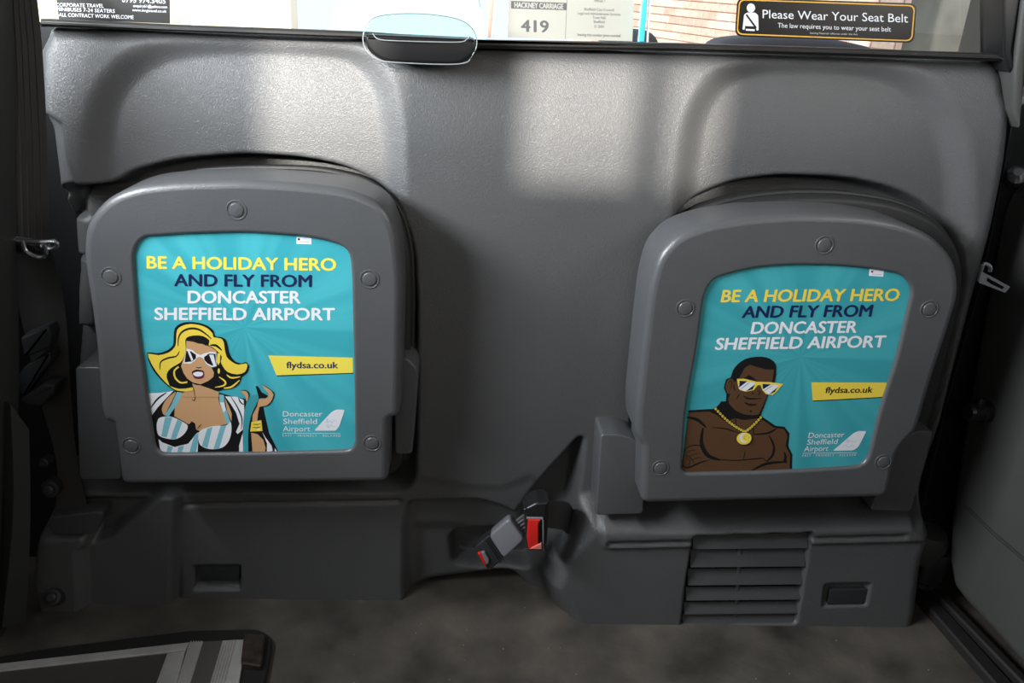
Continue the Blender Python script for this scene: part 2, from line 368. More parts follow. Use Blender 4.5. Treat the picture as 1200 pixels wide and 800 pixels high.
# rear wall, unseen; three openings shaped to throw sun patches on the panel
YR = -1.80
rear = MB()
def band(x0, x1, z0, z1): rear.box(((x0+x1)/2, YR, (z0+z1)/2), (x1-x0, 0.03, z1-z0), M_TRIM)
ZR0, ZR1 = 1.205, 1.375
band(-0.95, 1.02, 0, ZR0); band(-0.95, 1.02, ZR1, 1.54)
op = [(-0.615, -0.445), (-0.285, -0.135), (-0.105, -0.025)]
xx = -0.95
for a, b in op: band(xx, a, ZR0, ZR1); xx = b
band(xx, 1.02, ZR0, ZR1)
rear.build('wall_rear', smooth=False, kind='structure')
# dark bulkhead frame behind the panel; left filler post added against outside glare
plane_box('trim_1', (-0.95, 0.135, -0.04), (1.02, 0.16, 0.79), M_BLACK)
plane_box('trim_2', (-0.95, 0.10, 0.0), (-0.49, 0.134, 0.822), M_BLACK)

# rubber seal along the top of the panel
sb = MB()
top = [(46, 22), (200, 29), (420, 37), (560, 47), (800, 51), (1000, 57), (1172, 63), (1180, 66)]
bot = [(1186, 74), (1172, 72), (1000, 66.5), (800, 60.5), (560, 57), (420, 45), (200, 36.5), (46, 31.5)]
slab(sb, top+bot, 0.006, 0.034, 0.0045, M_RUB)
slab(sb, [(x, y+3.5) for x, y in top]+[(x, y-2.8) for x, y in bot], 0.002, 0.03, 0.002, M_RUB)
sb.build('trim_3', kind='structure', label='black rubber glazing strip along the top of the grey bulkhead')

# partition glass and its frame
YG = 0.045
g = MB(); a = P(40, 40, YG); b = P(1180, 72, YG)
g.box(((a[0]+b[0])/2, YG, (a[2]-0.03+1.48)/2), (b[0]-a[0]+.02, 0.004, 1.48-a[2]+0.03), M_GLASS)
win = g.build('window_1', smooth=False, kind='structure', label='clear partition glass above the bulkhead')
fr = MB(); c0 = P(1179, 66, 0.03); c1 = P(1181, 0, 0.03)
fr.box((c0[0]+0.016, 0.035, 1.16), (0.026, 0.05, 0.68), M_BLACK)
fr.build('window_frame', win)
for nm, m, q in (('glass_edge', M_PEACH, [(573, -6), (579, -6), (575, 44), (571, 44)]), ('glass_edge', M_CYAN, [(754, -6), (759.5, -6), (755, 49), (748.5, 49)]),
                 ('glass_edge', M_WHITE, [(762, -6), (763.5, -6), (760, 49.5), (758.5, 49.5)]), ('glass_edge', M_WHITE, [(580.5, -6), (582, -6), (578.5, 44), (577, 44)])):
    e = MB(); slab(e, q, YG-0.012, YG-0.004, 0.0005, m); e.build(nm, win)

# ------------------------------------------------------------------ flat print helper
class Art:
    def __init__(s, fn, Y, dy=0.000012): s.fn = fn; s.Y = Y; s.k = 0; s.dy = dy; s.mb = MB()
    def pt(s, p): x, y = s.fn(*p); return P(x, y, s.Y-0.0002-s.dy*s.k)
    def poly(s, pts, m, smooth=3):
        s.k += 1; q = catmull(pts, smooth) if smooth else pts
        s.mb.add([s.pt(p) for p in q], [tuple(range(len(q)))], m); return s
    def line(s, pts, w, m, taper=True):
        s.k += 1; q = [np.array(p) for p in catmull(pts, 5, False)]; L = []; R = []; n = len(q)
        for i, p in enumerate(q):
            t = q[min(i+1, n-1)]-q[max(i-1, 0)]; t = t/max(np.linalg.norm(t), 1e-6); nn = np.array([-t[1], t[0]])
            u = i/(n-1); ww = w/2*(0.35+0.65*math.sin(math.pi*min(max(u, 0.02), 0.98)) if taper else 1)
            L.append(p+nn*ww); R.append(p-nn*ww)
        vs = [s.pt(p) for p in L+R]; s.mb.add(vs, [(i, i+1, n+i+1, n+i) for i in range(n-1)], m); return s
    def disc(s, c, rx, ry, m, n=20):
        return s.poly([(c[0]+rx*math.cos(2*math.pi*k/n), c[1]+ry*math.sin(2*math.pi*k/n)) for k in range(n)], m, 0)
    def build(s, name, parent=None, **kw): return s.mb.build(name, parent, smooth=False, **kw)
TXT = {}
def textmesh(t, off, sp):
    key = (t, off, sp)
    if key in TXT: return TXT[key]
    cu = bpy.data.curves.new('t', 'FONT'); cu.body = t; cu.offset = off; cu.space_character = sp; cu.resolution_u = 3; cu.fill_mode = 'FRONT'
    o = bpy.data.objects.new('t', cu); SC.collection.objects.link(o); dg = bpy.context.evaluated_depsgraph_get(); dg.update()
    me = o.evaluated_get(dg).to_mesh(); vs = [(v.co.x, v.co.y) for v in me.vertices]; fs = [tuple(p.vertices) for p in me.polygons]
    o.evaluated_get(dg).to_mesh_clear(); bpy.data.objects.remove(o); bpy.data.curves.remove(cu)
    TXT[key] = (vs, fs); return TXT[key]
def capunit():
    v, f = textmesh('H', 0.0, 1.0); return max(y for x, y in v)
CAPU = capunit()
def text(art, t, x0, x1, b0, b1, cap, m, shear=0.0, off=0.0, sp=1.0):
    """art.fn must be the identity (photo pixels)"""
    art.k += 1; vs, fs = textmesh(t, 0.0, sp); mn = min(v[0] for v in vs); mx = max(v[0] for v in vs); out = []
    for x, y in vs:
        u = (x-mn)/(mx-mn); v = y/CAPU
        out.append((x0+u*(x1-x0)+v*shear*cap, b0+u*(b1-b0)-v*cap))
    bo = cap*0.05 if off >= 0.02 else 0
    for dx, dy in ([(0, 0), (-bo, 0), (bo, 0), (0, -bo*.6), (0, bo*.6)] if bo else [(0, 0)]):
        art.k += 0.25; art.mb.add([art.pt((x+dx, y+dy)) for x, y in out], fs, m)
ID = lambda x, y: (x, y)

# ------------------------------------------------------------------ folding seats
def radial(poly2, c, angs):
    p = np.array(poly2); n = len(p); out = []
    for a in angs:
        d = np.array([math.cos(a), math.sin(a)]); best = None
        for i in range(n):
            q0 = p[i]-c; q1 = p[(i+1) % n]-c; e = q1-q0; den = d[0]*e[1]-d[1]*e[0]
            if abs(den) < 1e-12: continue
            t = (q0[0]*e[1]-q0[1]*e[0])/den; u = (q0[0]*d[1]-q0[1]*d[0])/den
            if t > 0 and -1e-6 <= u <= 1+1e-6 and (best is None or t > best): best = t
        out.append(c+d*best)
    return out
def seat(label, outline, opening, ctr, Yf, Yb, buttons, arms, cushion, pmat, cush_Y):
    base = P(ctr[0], 575, (Yf+Yb)/2); root = empty('folding_seat', base, label, 'seat', 'folded jump seats on the bulkhead')
    o2 = [(q[0], q[2]) for q in (P(x, y, Yf) for x, y in outline)]
    i2 = [(q[0], q[2]) for q in (P(x, y, Yf) for x, y in opening)]
    cq = P(ctr[0], ctr[1], Yf); c = np.array([cq[0], cq[2]])
    mb = MB(); r = 0.0095; rs = [[(x, Yb, z) for x, z in o2]]
    for k in range(6):
        t = math.pi/2*k/5; rs.append([(x, Yf+r*(1-math.sin(t)), z) for x, z in inset2(o2, r*(1-math.cos(t)))])
    mb.rings(rs, M_SEAT, False, False)
    rr = 0.004; d = 0.005; ri = i2; ir = []
    for k in range(5):
        t = math.pi/2*k/4; ir.append([(x, Yf+rr*(1-math.cos(t)), z) for x, z in inset2(ri, -rr*(1-math.sin(t)))])
    ir.append([(x, Yf+d+.004, z) for x, z in ri])
    mb.rings(ir, M_SEAT, False, False)
    from mathutils.geometry import tessellate_polygon
    A_ = [Vector((p[0], p[2], 0)) for p in rs[-1]]; B_ = [Vector((p[0], p[2], 0)) for p in ir[0]]
    mb.add(list(rs[-1])+list(ir[0]), [tuple(t) for t in tessellate_polygon([A_, B_])], M_SEAT)
    bmw = True
    # poster panel lying in the recess
    mb.build('seat_shell', root, ang=50)
    yp = Yf+0.005; pm = MB(); io = inset2(ri, -0.001)
    pm.rings([[(x, yp+.003, z) for x, z in io], [(x, yp, z) for x, z in io]], pmat, True, True)
    poster = pm.build('poster', root, smooth=False, label='teal airline poster set in the seat underside')
    for bx, by in buttons:
        q = P(bx, by, Yf); b = MB(); R = 0.0083
        lathe(b, q, (0, -1, 0), [(R*1.5, -0.001), (R*1.42, 0.0006), (R*1.3, 0.0008), (R*1.14, -0.0006), (R*1.02, -0.0008), (R, 0.0006), (R*.9, 0.0014), (R*.4, 0.0019), (0, 0.0020)], M_SEAT)
        b.build('button', root)
    for ap, y0, y1 in arms:
        am = MB(); slab(am, ap, y0, y1, 0.0025, M_SEAT, 5); am.build('hinge_cover', root)
    cm = MB(); q = fillet(cushion, 26); x2 = [(w[0], w[2]) for w in (P(x, y, cush_Y) for x, y in q)]
    rs = bevrings(x2, cush_Y, cush_Y+0.055, 0.008); 
    for k in (0.012, 0.018): pass
    cm.rings(rs, M_CUSH, False, True)
    # piping ridge on the cushion edge
    cm.tube([(x, cush_Y+0.022, z) for x, z in inset2(x2, -0.001)]+[(x2[0][0], cush_Y+0.022, x2[0][1])], 0.0035, M_CUSH, 8, False)
    cm.build('seat_cushion', root)
    return root, poster, yp
OL = fillet([(141, 569), (136, 520), (132, 497), (121, 494), (117, 480), (112, 410), (104, 350), (96, 300), (99, 262), (124, 232), (160, 218), (210, 213), (280, 211), (350, 215), (410, 222), (450, 240), (466, 275), (471, 330), (470, 400), (468, 488), (456, 492), (455, 566)],
            [11, 10, 3, 4, 4, 20, 20, 18, 18, 18, 20, 20, 20, 20, 20, 20, 20, 20, 20, 9, 3, 11], 5)
IL = fillet([(156, 296), (166, 278), (220, 274.5), (285, 272.5), (353, 277), (385, 282.5), (409, 292), (412, 320), (415, 447), (416, 528), (300, 531), (183, 532), (173, 465), (162, 380)],
            [14, 14, 20, 20, 20, 16, 14, 20, 20, 13, 20, 13, 20, 20], 4)
OR_ = fillet([(751, 591), (753, 523), (746, 512), (745, 488), (753, 410), (762, 335), (772, 300), (795, 275), (830, 262), (880, 254), (940, 250), (1010, 253), (1060, 262), (1098, 279), (1122, 308), (1126, 345), (1112, 390), (1094, 444), (1076, 505), (1060, 521), (1052, 535), (1041, 584)],
             [11, 4, 6, 9, 20, 20, 14, 14, 18, 20, 20, 20, 20, 18, 16, 16, 20, 20, 8, 6, 6, 11], 5)
IR = fillet([(826, 345), (836, 327), (880, 314.5), (930, 310.5), (980, 311.5), (1020, 315), (1058, 322), (1070, 338), (1051, 420), (1031, 482), (1016, 546), (960, 550), (880, 553.5), (799, 555), (804, 480), (817, 410)],
            [12, 14, 20, 20, 20, 16, 12, 12, 20, 20, 16, 20, 20, 10, 20, 20], 4)
PML = postermat('teal_sunburst_print', (0.050, 0.42, 0.50), (0.075, 0.51, 0.59), P(285, 385, -.1))  # brighter copy of the print, for the stronger light on the left seat
PMR = postermat('teal_sunburst_print_dim', (0.045, 0.36, 0.42), (0.065, 0.43, 0.49), P(940, 420, -.1))  # same print in darker colours, for the weaker light on the right
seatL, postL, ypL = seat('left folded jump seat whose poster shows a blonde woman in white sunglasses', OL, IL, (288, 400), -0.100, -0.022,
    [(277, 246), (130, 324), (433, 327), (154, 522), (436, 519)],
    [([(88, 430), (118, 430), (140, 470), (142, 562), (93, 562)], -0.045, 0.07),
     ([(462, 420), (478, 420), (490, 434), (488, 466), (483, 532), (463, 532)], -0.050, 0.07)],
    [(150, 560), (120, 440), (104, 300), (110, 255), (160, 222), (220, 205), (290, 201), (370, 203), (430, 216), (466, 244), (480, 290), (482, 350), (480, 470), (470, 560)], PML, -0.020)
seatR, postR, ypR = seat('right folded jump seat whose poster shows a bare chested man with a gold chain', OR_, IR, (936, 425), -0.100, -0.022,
    [(966, 287), (803, 361), (1089, 362), (774, 548), (1035, 541)],
    [([(704, 509), (724, 509), (740, 513), (757, 524), (754, 602), (698, 604)], -0.055, 0.05),
     ([(1050, 522), (1073, 505), (1094, 505), (1083, 545), (1068, 599), (1020, 598)], -0.060, 0.05)],
    [(775, 560), (764, 480), (768, 400), (776, 320), (792, 278), (820, 252), (870, 237), (930, 230), (1000, 231), (1060, 241), (1104, 262), (1127, 295), (1131, 340), (1112, 420), (1090, 500), (1060, 570)], PMR, -0.030)

# lettering and pictures on the left poster
a = Art(ID, ypL)
text(a, 'BE A HOLIDAY HERO', 172.5, 393.5, 314.3, 317, 14, M_YEL2, off=0.020)
text(a, 'AND FLY FROM', 204.5, 365, 335, 336, 13.6, M_NAVY, off=0.020)
text(a, 'DONCASTER', 220.5, 352, 355, 355.3, 14, M_WHITE, off=0.020)
text(a, 'SHEFFIELD AIRPORT', 181.5, 392, 374.5, 375, 13.8, M_WHITE, off=0.020)
a.build('lettering', postL)
a = Art(ID, ypL)
a.poly([(314.4, 416.3), (413.5, 419), (413.7, 436.7), (324, 439.7)], M_YEL2, 0); a.poly([(324, 439.7), (413.7, 436.7), (413.7, 437.6), (325, 440.8)], M_INK, 0)
text(a, 'flydsa.co.uk', 335.8, 396, 431.2, 431.3, 7.2, M_NAVY, off=0.022)
a.build('web_address_banner', postL)
def logo(a, T, tail, rule, tag_, sh, sig):
    for t, x0, x1, b0, b1 in T: text(a, t, x0, x1, b0, b1, 6.1, M_WHITE, sh, off=0.004)
    a.poly(tail, M_WHITE, 0)
    a.line(rule, 0.5, M_WHITE, False)
    text(a, 'EASY · FRIENDLY · RELAXED', *tag_, M_WHITE, sh, off=0.0, sp=1.5)
    for s_ in sig: a.line(s_, 0.6, M_LILAC)
a = Art(ID, ypL)
logo(a, [('Doncaster', 331.5, 378, 487.8, 487.8), ('Sheffield', 332, 371.5, 496.6, 496.6), ('Airport', 331.5, 363.5, 505.2, 505.2)],
     fillet([(368, 504.5), (388, 483), (394, 479.6), (404, 480), (397.5, 499.5), (393.5, 504.5)], 2), [(331, 507.4), (399, 507.8)], (331.3, 399, 511.4, 511.8, 2.5), 0,
     [[(381, 496), (384, 490), (383, 495), (387, 493), (389, 495), (392, 492), (395, 494)], [(382, 501), (384, 497), (385, 501), (388, 498), (391, 500), (394, 498)]])
a.build('airport_logo', postL)
a = Art(ID, ypL); a.poly([(347.5, 277.5), (365, 279), (365, 286.2), (347.3, 285.8)], M_WHITE, 0); a.poly([(349, 279), (351.5, 279.2), (351.5, 281.5), (349, 281.4)], M_INK, 0); a.line([(351, 283), (363, 283.6)], 0.9, M_LILAC, False)
a.build('small_sticker', postL, label='tiny white sticker at the top edge of the poster')
# woman: body
a = Art(lambda x, y: (170+x/7.5, 450+y/7.5), ypL)
a.poly([(45, 290), (110, 150), (200, 60), (330, 60), (640, 70), (760, 105), (860, 125), (900, 130), (960, 95), (1000, 98), (1040, 200), (1060, 300), (1090, 430), (1170, 590), (1185, 606), (600, 608), (150, 610), (108, 560), (75, 450), (52, 330)], M_INK, 0)
a.poly([(28, 80), (130, 76), (250, 58), (180, 130), (110, 205), (48, 292), (40, 240), (32, 160)], M_WHITE, 0)
a.line([(190, 72), (110, 130), (45, 215)], 16, M_INK)
a.poly([(270, 66), (190, 130), (150, 205), (152, 245), (172, 272), (205, 210), (245, 130)], M_SKIN)
a.poly([(335, 70), (430, 5), (520, 30), (640, 75), (650, 160), (690, 260), (720, 352), (600, 372), (480, 410), (450, 400), (440, 345), (412, 325), (385, 352), (300, 305), (257, 282), (262, 200), (300, 120)], M_SKIN, 0)
a.poly([(280, 68), (330, 70), (290, 170), (230, 250), (212, 280), (172, 275), (230, 180)], M_PALET, 0)
a.poly([(140, 290), (230, 285), (320, 325), (375, 365), (350, 430), (280, 480), (200, 480), (120, 450), (102, 380), (110, 320)], M_WHITE)
a.poly([(175, 289), (240, 289), (190, 466), (143, 458)], M_PALET, 0); a.poly([(285, 308), (328, 332), (272, 480), (225, 482), (250, 400)], M_PALET, 0)
a.poly([(118, 482), (150, 510), (260, 552), (380, 522), (445, 440), (470, 420), (462, 606), (150, 606), (130, 560)], M_WHITE, 0)
for q in ([(200, 543), (245, 551), (225, 606), (185, 606)], [(295, 550), (342, 540), (322, 606), (282, 606)], [(432, 452), (485, 415), (445, 606), (388, 606)]): a.poly(q, M_PALET, 0)
a.poly([(480, 412), (600, 368), (715, 362), (738, 330), (756, 340), (758, 420), (735, 500), (680, 556), (590, 572), (510, 552), (472, 508)], M_WHITE)
a.poly([(545, 392), (592, 375), (548, 562), (500, 543)], M_PALET, 0); a.poly([(665, 364), (712, 364), (652, 564), (602, 571)], M_PALET, 0)
a.poly([(652, 90), (692, 95), (700, 180), (750, 330), (720, 352), (680, 240), (655, 160)], M_PALET, 0)
a.poly([(656, 160), (696, 160), (710, 230), (690, 250), (668, 190)], M_WHITE, 0)
a.poly([(700, 120), (735, 190), (762, 260), (760, 328), (722, 240)], M_SKIN, 0)
a.poly([(702, 106), (800, 110), (866, 138), (872, 230), (858, 400), (815, 438), (798, 420), (830, 350), (800, 250), (750, 170)], M_WHITE, 0)
a.line([(755, 110), (810, 200), (850, 300), (845, 400)], 12, M_INK); a.line([(820, 120), (840, 160), (868, 180)], 12, M_INK)
a.poly([(935, 100), (998, 95), (990, 150), (942, 250), (916, 350), (906, 450), (905, 606), (863, 606), (860, 420), (872, 260), (892, 160)], M_TEAL)
a.poly([(828, 606), (826, 540), (858, 430), (862, 606)], M_WHITE, 0)
a.poly([(932, 425), (990, 440), (1040, 490), (1060, 560), (1050, 606), (945, 606), (938, 500)], M_SKIN, 0)
a.poly([(942, 335), (945, 270), (985, 195), (1000, 130), (1060, 125), (1085, 110), (1082, 75), (1050, 45), (1030, 12), (1045, 6), (1110, 60), (1130, 92), (1110, 150), (1070, 185), (1005, 200), (992, 260), (985, 335)], M_SKIN, 0)
a.line([(1035, 6), (1110, 55), (1133, 92), (1110, 155), (1070, 190), (1000, 205)], 9, M_INK)
a.poly([(972, 18), (990, 15), (1022, 70), (1080, 100), (1060, 125), (1000, 122)], M_INK, 0)
a.poly([(935, 332), (1022, 316), (1032, 412), (924, 416)], M_YEL, 0)
for yy in (352, 380): a.line([(945, yy), (985, yy+2), (1015, yy-6)], 7, M_INK)
a.line([(990, 340), (1010, 336)], 8, M_WHITE); a.line([(985, 398), (1012, 400)], 10, M_WHITE)
a.poly([(842, 62), (880, 60), (905, 85), (905, 130), (888, 150), (880, 105)], M_SKIN); a.line([(842, 58), (885, 55), (915, 88), (905, 140)], 8, M_INK)
a.poly([(1030, 422), (1060, 470), (1112, 540), (1122, 582), (1095, 600), (1070, 590), (1072, 520)], M_WHITE, 0); a.poly([(1140, 560), (1165, 598), (1140, 598)], M_WHITE, 0)
a.line([(432, 60), (442, 110), (430, 145), (410, 130)], 6, M_INK); a.line([(495, 350), (455, 395)], 6, M_INK)
kb = a.k
# woman: head, same mesh
a.fn = lambda x, y: (170+x/8.892, 375+y/8.892)
a.poly([(20, 338), (130, 345), (230, 315), (292, 260), (298, 180), (310, 85), (370, 35), (460, 18), (560, 28), (650, 58), (712, 110), (730, 170), (790, 175), (842, 208), (864, 290), (884, 365), (940, 430), (1010, 450), (1050, 435), (1082, 480), (1062, 550), (1008, 590), (980, 665), (900, 715), (800, 725), (760, 740), (500, 700), (400, 752), (300, 730), (200, 655), (120, 570), (55, 470)], M_INK, 2)
a.poly([(30, 350), (140, 365), (250, 335), (315, 270), (325, 180), (335, 100), (390, 58), (470, 40), (570, 52), (650, 85), (705, 140), (715, 178), (790, 190), (820, 230), (830, 300), (850, 380), (900, 430), (970, 465), (1050, 450), (1065, 480), (1040, 540), (960, 565), (860, 540), (810, 480), (790, 430), (800, 380), (760, 330), (700, 280), (660, 260), (670, 210), (600, 165), (500, 160), (430, 185), (420, 230), (425, 300), (410, 370), (370, 440), (300, 480), (240, 530), (225, 600), (258, 685), (200, 635), (120, 540), (60, 440)], M_YEL, 2)
a.line([(345, 270), (350, 180), (390, 120), (470, 88), (560, 98), (640, 150), (690, 195)], 22, M_INK); a.line([(358, 325), (325, 375), (240, 395), (165, 435), (155, 515)], 18, M_INK)
a.line([(675, 262), (740, 265), (800, 315)], 24, M_INK)
a.poly([(258, 688), (340, 712), (420, 712), (495, 700), (497, 730), (420, 742), (330, 732)], M_YEL)
a.line([(770, 590), (835, 640), (820, 680), (730, 700)], 20, M_YEL); a.line([(850, 568), (900, 600), (992, 590)], 18, M_YEL); a.line([(820, 708), (900, 695), (985, 625)], 20, M_YEL)
a.poly([(492, 660), (580, 680), (700, 722), (768, 750), (770, 800), (385, 800), (420, 765), (497, 745), (500, 700)], M_SKIN, 0); a.line([(490, 670), (510, 730), (520, 800)], 8, M_INK)
a.poly([(430, 215), (500, 220), (570, 240), (640, 262), (700, 290), (745, 322), (735, 470), (690, 490), (718, 545), (712, 590), (660, 632), (580, 668), (500, 650), (440, 610), (400, 550), (375, 480), (400, 400), (425, 320)], M_SKIN, 0)
a.poly([(430, 190), (500, 160), (600, 165), (660, 200), (670, 230), (630, 268), (610, 248), (560, 245), (500, 225), (430, 215)], M_INK, 0)
a.poly([(435, 295), (490, 310), (540, 350), (580, 362), (620, 345), (680, 330), (742, 335), (745, 480), (700, 490), (640, 460), (605, 400), (570, 380), (540, 392), (520, 422), (470, 455), (398, 450), (415, 380)], M_WHITE, 0)
a.poly([(430, 320), (480, 325), (530, 360), (530, 400), (490, 430), (412, 440), (420, 380)], M_INK, 0); a.poly([(616, 385), (660, 350), (735, 350), (738, 465), (700, 475), (650, 450), (617, 415)], M_INK, 0)
a.poly([(442, 322), (466, 324), (502, 412), (484, 428)], M_WHITE, 0); a.poly([(668, 360), (714, 360), (738, 468), (712, 475)], M_WHITE, 0)
a.poly([(755, 340), (785, 350), (780, 440), (762, 470), (745, 430)], M_YEL, 0); a.disc((768, 530), 12, 28, M_YEL)
a.poly([(488, 545), (530, 520), (600, 525), (618, 560), (606, 600), (560, 612), (512, 600)], M_MAROON); a.poly([(500, 555), (540, 538), (600, 545), (594, 578), (545, 588), (512, 576)], M_WHITE)
a.line([(488, 540), (540, 522), (612, 535)], 14, M_INK); a.line([(530, 488), (560, 498), (592, 486)], 9, M_INK)
a.line([(350, 485), (305, 530), (315, 600), (370, 650), (440, 645)], 18, M_YEL, False); a.line([(372, 480), (400, 560), (450, 625), (540, 672), (640, 650), (715, 590)], 6, M_INK)
a.build('woman_illustration', postL, label='pop art print of a blonde woman in white sunglasses and striped top')

# right poster
a = Art(ID, ypR)
SH = 0.20
text(a, 'BE A HOLIDAY HERO', 845, 1052.5, 353.8, 352.2, 13.8, M_YEL, SH, off=0.020)
text(a, 'AND FLY FROM', 869.5, 1020.5, 372.2, 370.6, 13.4, M_NAVY, SH, off=0.020)
text(a, 'DONCASTER', 880, 1003, 391, 389.5, 13.4, M_WHITE, SH, off=0.020)
text(a, 'SHEFFIELD AIRPORT', 838, 1036, 409.6, 406.6, 13.4, M_WHITE, SH, off=0.020)
a.build('lettering', postR)
a = Art(ID, ypR)
a.poly([(950.7, 447.8), (1041, 448.2), (1036.5, 464.8), (952.5, 469.2)], M_YEL, 0); a.poly([(952.5, 469.2), (1036.5, 464.8), (1036.3, 465.8), (953.5, 470.2)], M_INK, 0)
text(a, 'flydsa.co.uk', 967, 1022, 460.4, 459.8, 6.8, M_INK, SH, off=0.022)
a.build('web_address_banner', postR)
a = Art(ID, ypR)
logo(a, [('Doncaster', 947, 989, 513, 512), ('Sheffield', 945.5, 981, 520.9, 520), ('Airport', 942, 970.2, 528.8, 528.2)],
     fillet([(976, 528), (1000, 507.5), (1006, 504.8), (1015.5, 505), (1006, 523.5), (1000, 527.6)], 2), [(941, 531), (1004, 530.2)], (940, 1003, 534.9, 534, 2.3), SH,
     [[(990, 519), (994, 514), (993, 518), (997, 516), (1000, 518), (1004, 516)], [(988, 524), (992, 521), (994, 524), (998, 522), (1002, 523)]])
a.build('airport_logo', postR)
a = Art(ID, ypR); a.poly([(1019, 315.4), (1036, 317.4), (1035, 324.2), (1018, 323)], M_WHITE, 0); a.poly([(1021, 317), (1023.5, 317.3), (1023, 319.4), (1020.8, 319.2)], M_MAROON, 0); a.line([(1022, 321), (1033, 321.8)], 0.9, M_LILAC, False)
a.build('small_sticker', postR, label='tiny white sticker at the top edge of the poster')
a = Art(lambda x, y: (790+x/8, 470+y/8), ypR)
a.poly([(137, 84), (380, 70), (430, 20), (470, 0), (840, 0), (815, 138), (950, 230), (1035, 240), (1082, 300), (1070, 420), (1108, 500), (1105, 654), (600, 668), (110, 676), (72, 660), (75, 560)], M_INK, 0)
a.poly([(133, 106), (330, 97), (400, 130), (480, 190), (570, 160), (760, 165), (805, 158), (930, 245), (1030, 262), (1062, 320), (1046, 420), (1088, 500), (1082, 652), (600, 664), (112, 670), (78, 655), (92, 440), (115, 250)], M_BROWN, 0)
a.line([(120, 150), (220, 175), (300, 245)], 30, M_INK); a.line([(270, 250), (258, 400), (320, 510), (430, 550)], 40, M_INK); a.line([(380, 540), (560, 555), (760, 540), (830, 535), (880, 572)], 12, M_INK)
a.line([(890, 320), (935, 420), (920, 510), (865, 565)], 24, M_INK); a.line([(350, 245), (480, 258), (610, 298)], 12, M_INK); a.line([(730, 312), (880, 298), (965, 250)], 18, M_INK)
a.line([(668, 460), (650, 545)], 9, M_INK); a.line([(710, 660), (830, 598), (930, 575), (1060, 568)], 26, M_INK); a.poly([(1030, 465), (1055, 510), (1052, 580), (1010, 575), (1032, 540)], M_INK, 0)
a.line([(85, 470), (150, 420), (235, 415), (300, 465), (335, 530)], 10, M_INK); a.line([(95, 495), (150, 530), (200, 590)], 7, M_INK); a.line([(78, 600), (130, 622), (250, 572), (330, 550)], 14, M_INK)
for q in ([(110, 490), (160, 462), (210, 458)], [(140, 520), (190, 495), (240, 490)], [(170, 550), (215, 532), (262, 528)], [(130, 610), (150, 560), (110, 530)]): a.line(q, 5, M_INK)
a.poly([(392, 78), (440, 0), (505, 0), (560, 100), (500, 105), (430, 140)], M_INK, 0)
a.line([(492, 110), (495, 200)], 7, M_INK); a.line([(575, 150), (578, 230)], 8, M_INK); a.line([(745, 235), (742, 310)], 8, M_INK)
a.fn = lambda x, y: (790+x/8.571, 410+y/8.571)
a.poly([(568, 275), (590, 205), (640, 140), (720, 88), (830, 66), (930, 75), (1002, 115), (1027, 180), (1012, 320), (960, 420), (935, 480), (905, 560), (868, 650), (830, 680), (720, 700), (630, 685), (560, 620), (520, 540), (525, 440), (500, 380), (525, 292)], M_INK, 2)
a.poly([(650, 285), (680, 235), (710, 180), (762, 148), (840, 172), (920, 195), (1005, 195), (985, 320), (940, 440), (900, 540), (852, 645), (780, 655), (700, 645), (620, 610), (552, 540), (542, 490), (575, 430), (600, 330)], M_BROWN, 0)
a.poly([(518, 350), (545, 295), (585, 292), (608, 350), (575, 435), (530, 428)], M_BROWN); a.line([(545, 330), (575, 310), (575, 360), (555, 395)], 9, M_INK); a.line([(600, 340), (600, 380), (615, 410)], 12, M_INK)
a.poly([(702, 282), (750, 250), (800, 280), (832, 312), (760, 295)], M_INK, 0)
a.poly([(630, 290), (700, 288), (830, 318), (960, 322), (1096, 340), (1035, 412), (990, 452), (920, 442), (885, 400), (868, 352), (840, 352), (800, 402), (720, 418), (660, 402), (640, 350)], M_YEL, 0)
a.poly([(658, 308), (812, 328), (785, 395), (705, 412), (648, 388)], M_WHITE, 0); a.poly([(888, 340), (1046, 352), (1012, 420), (950, 445), (892, 405)], M_WHITE, 0)
a.poly([(658, 308), (735, 313), (652, 378)], M_NAVY, 0); a.poly([(812, 345), (788, 396), (722, 412)], M_NAVY, 0); a.poly([(888, 340), (975, 345), (892, 395)], M_NAVY, 0); a.poly([(1040, 372), (1010, 422), (952, 445)], M_NAVY, 0)
a.line([(665, 395), (760, 322)], 4, M_NAVY); a.line([(900, 412), (1000, 350)], 4, M_NAVY)
a.line([(695, 458), (750, 488), (880, 486)], 16, M_INK); a.line([(705, 525), (760, 550), (830, 545)], 20, M_INK); a.line([(655, 440), (628, 492)], 8, M_INK); a.disc((770, 615), 9, 11, M_INK); a.line([(840, 455), (860, 430), (850, 400)], 8, M_INK); a.line([(770, 430), (810, 442)], 9, M_INK)
a.fn = lambda x, y: (790+x/8, 470+y/8)
pth = [(390+(650-390)*t, 72+(280-72)*t+22*math.sin(math.pi*t)) for t in np.linspace(0, 1, 13)]+[(812+(672-812)*t, 152+(282-152)*t+8*math.sin(math.pi*t)) for t in np.linspace(0, 1, 8)]
for q in pth: a.disc(q, 17, 18, M_INK, 8)
for q in pth: a.disc(q, 12, 13, M_YEL, 8)
for q in pth: a.disc((q[0]+1, q[1]-1), 5, 5, M_MAROON if False else M_BROWN, 6)
a.disc((655, 350), 76, 62, M_INK); a.disc((655, 350), 70, 57, M_YEL); a.disc((668, 342), 56, 48, M_AMBER); a.disc((664, 342), 54, 47, M_WHITE); a.disc((680, 340), 44, 42, M_YEL2)
a.line([(690, 322), (660, 330), (660, 352), (685, 358)], 8, M_AMBER); a.line([(700, 330), (700, 352)], 8, M_AMBER)
a.build('man_illustration', postR, label='pop art print of a muscular man in yellow sunglasses')

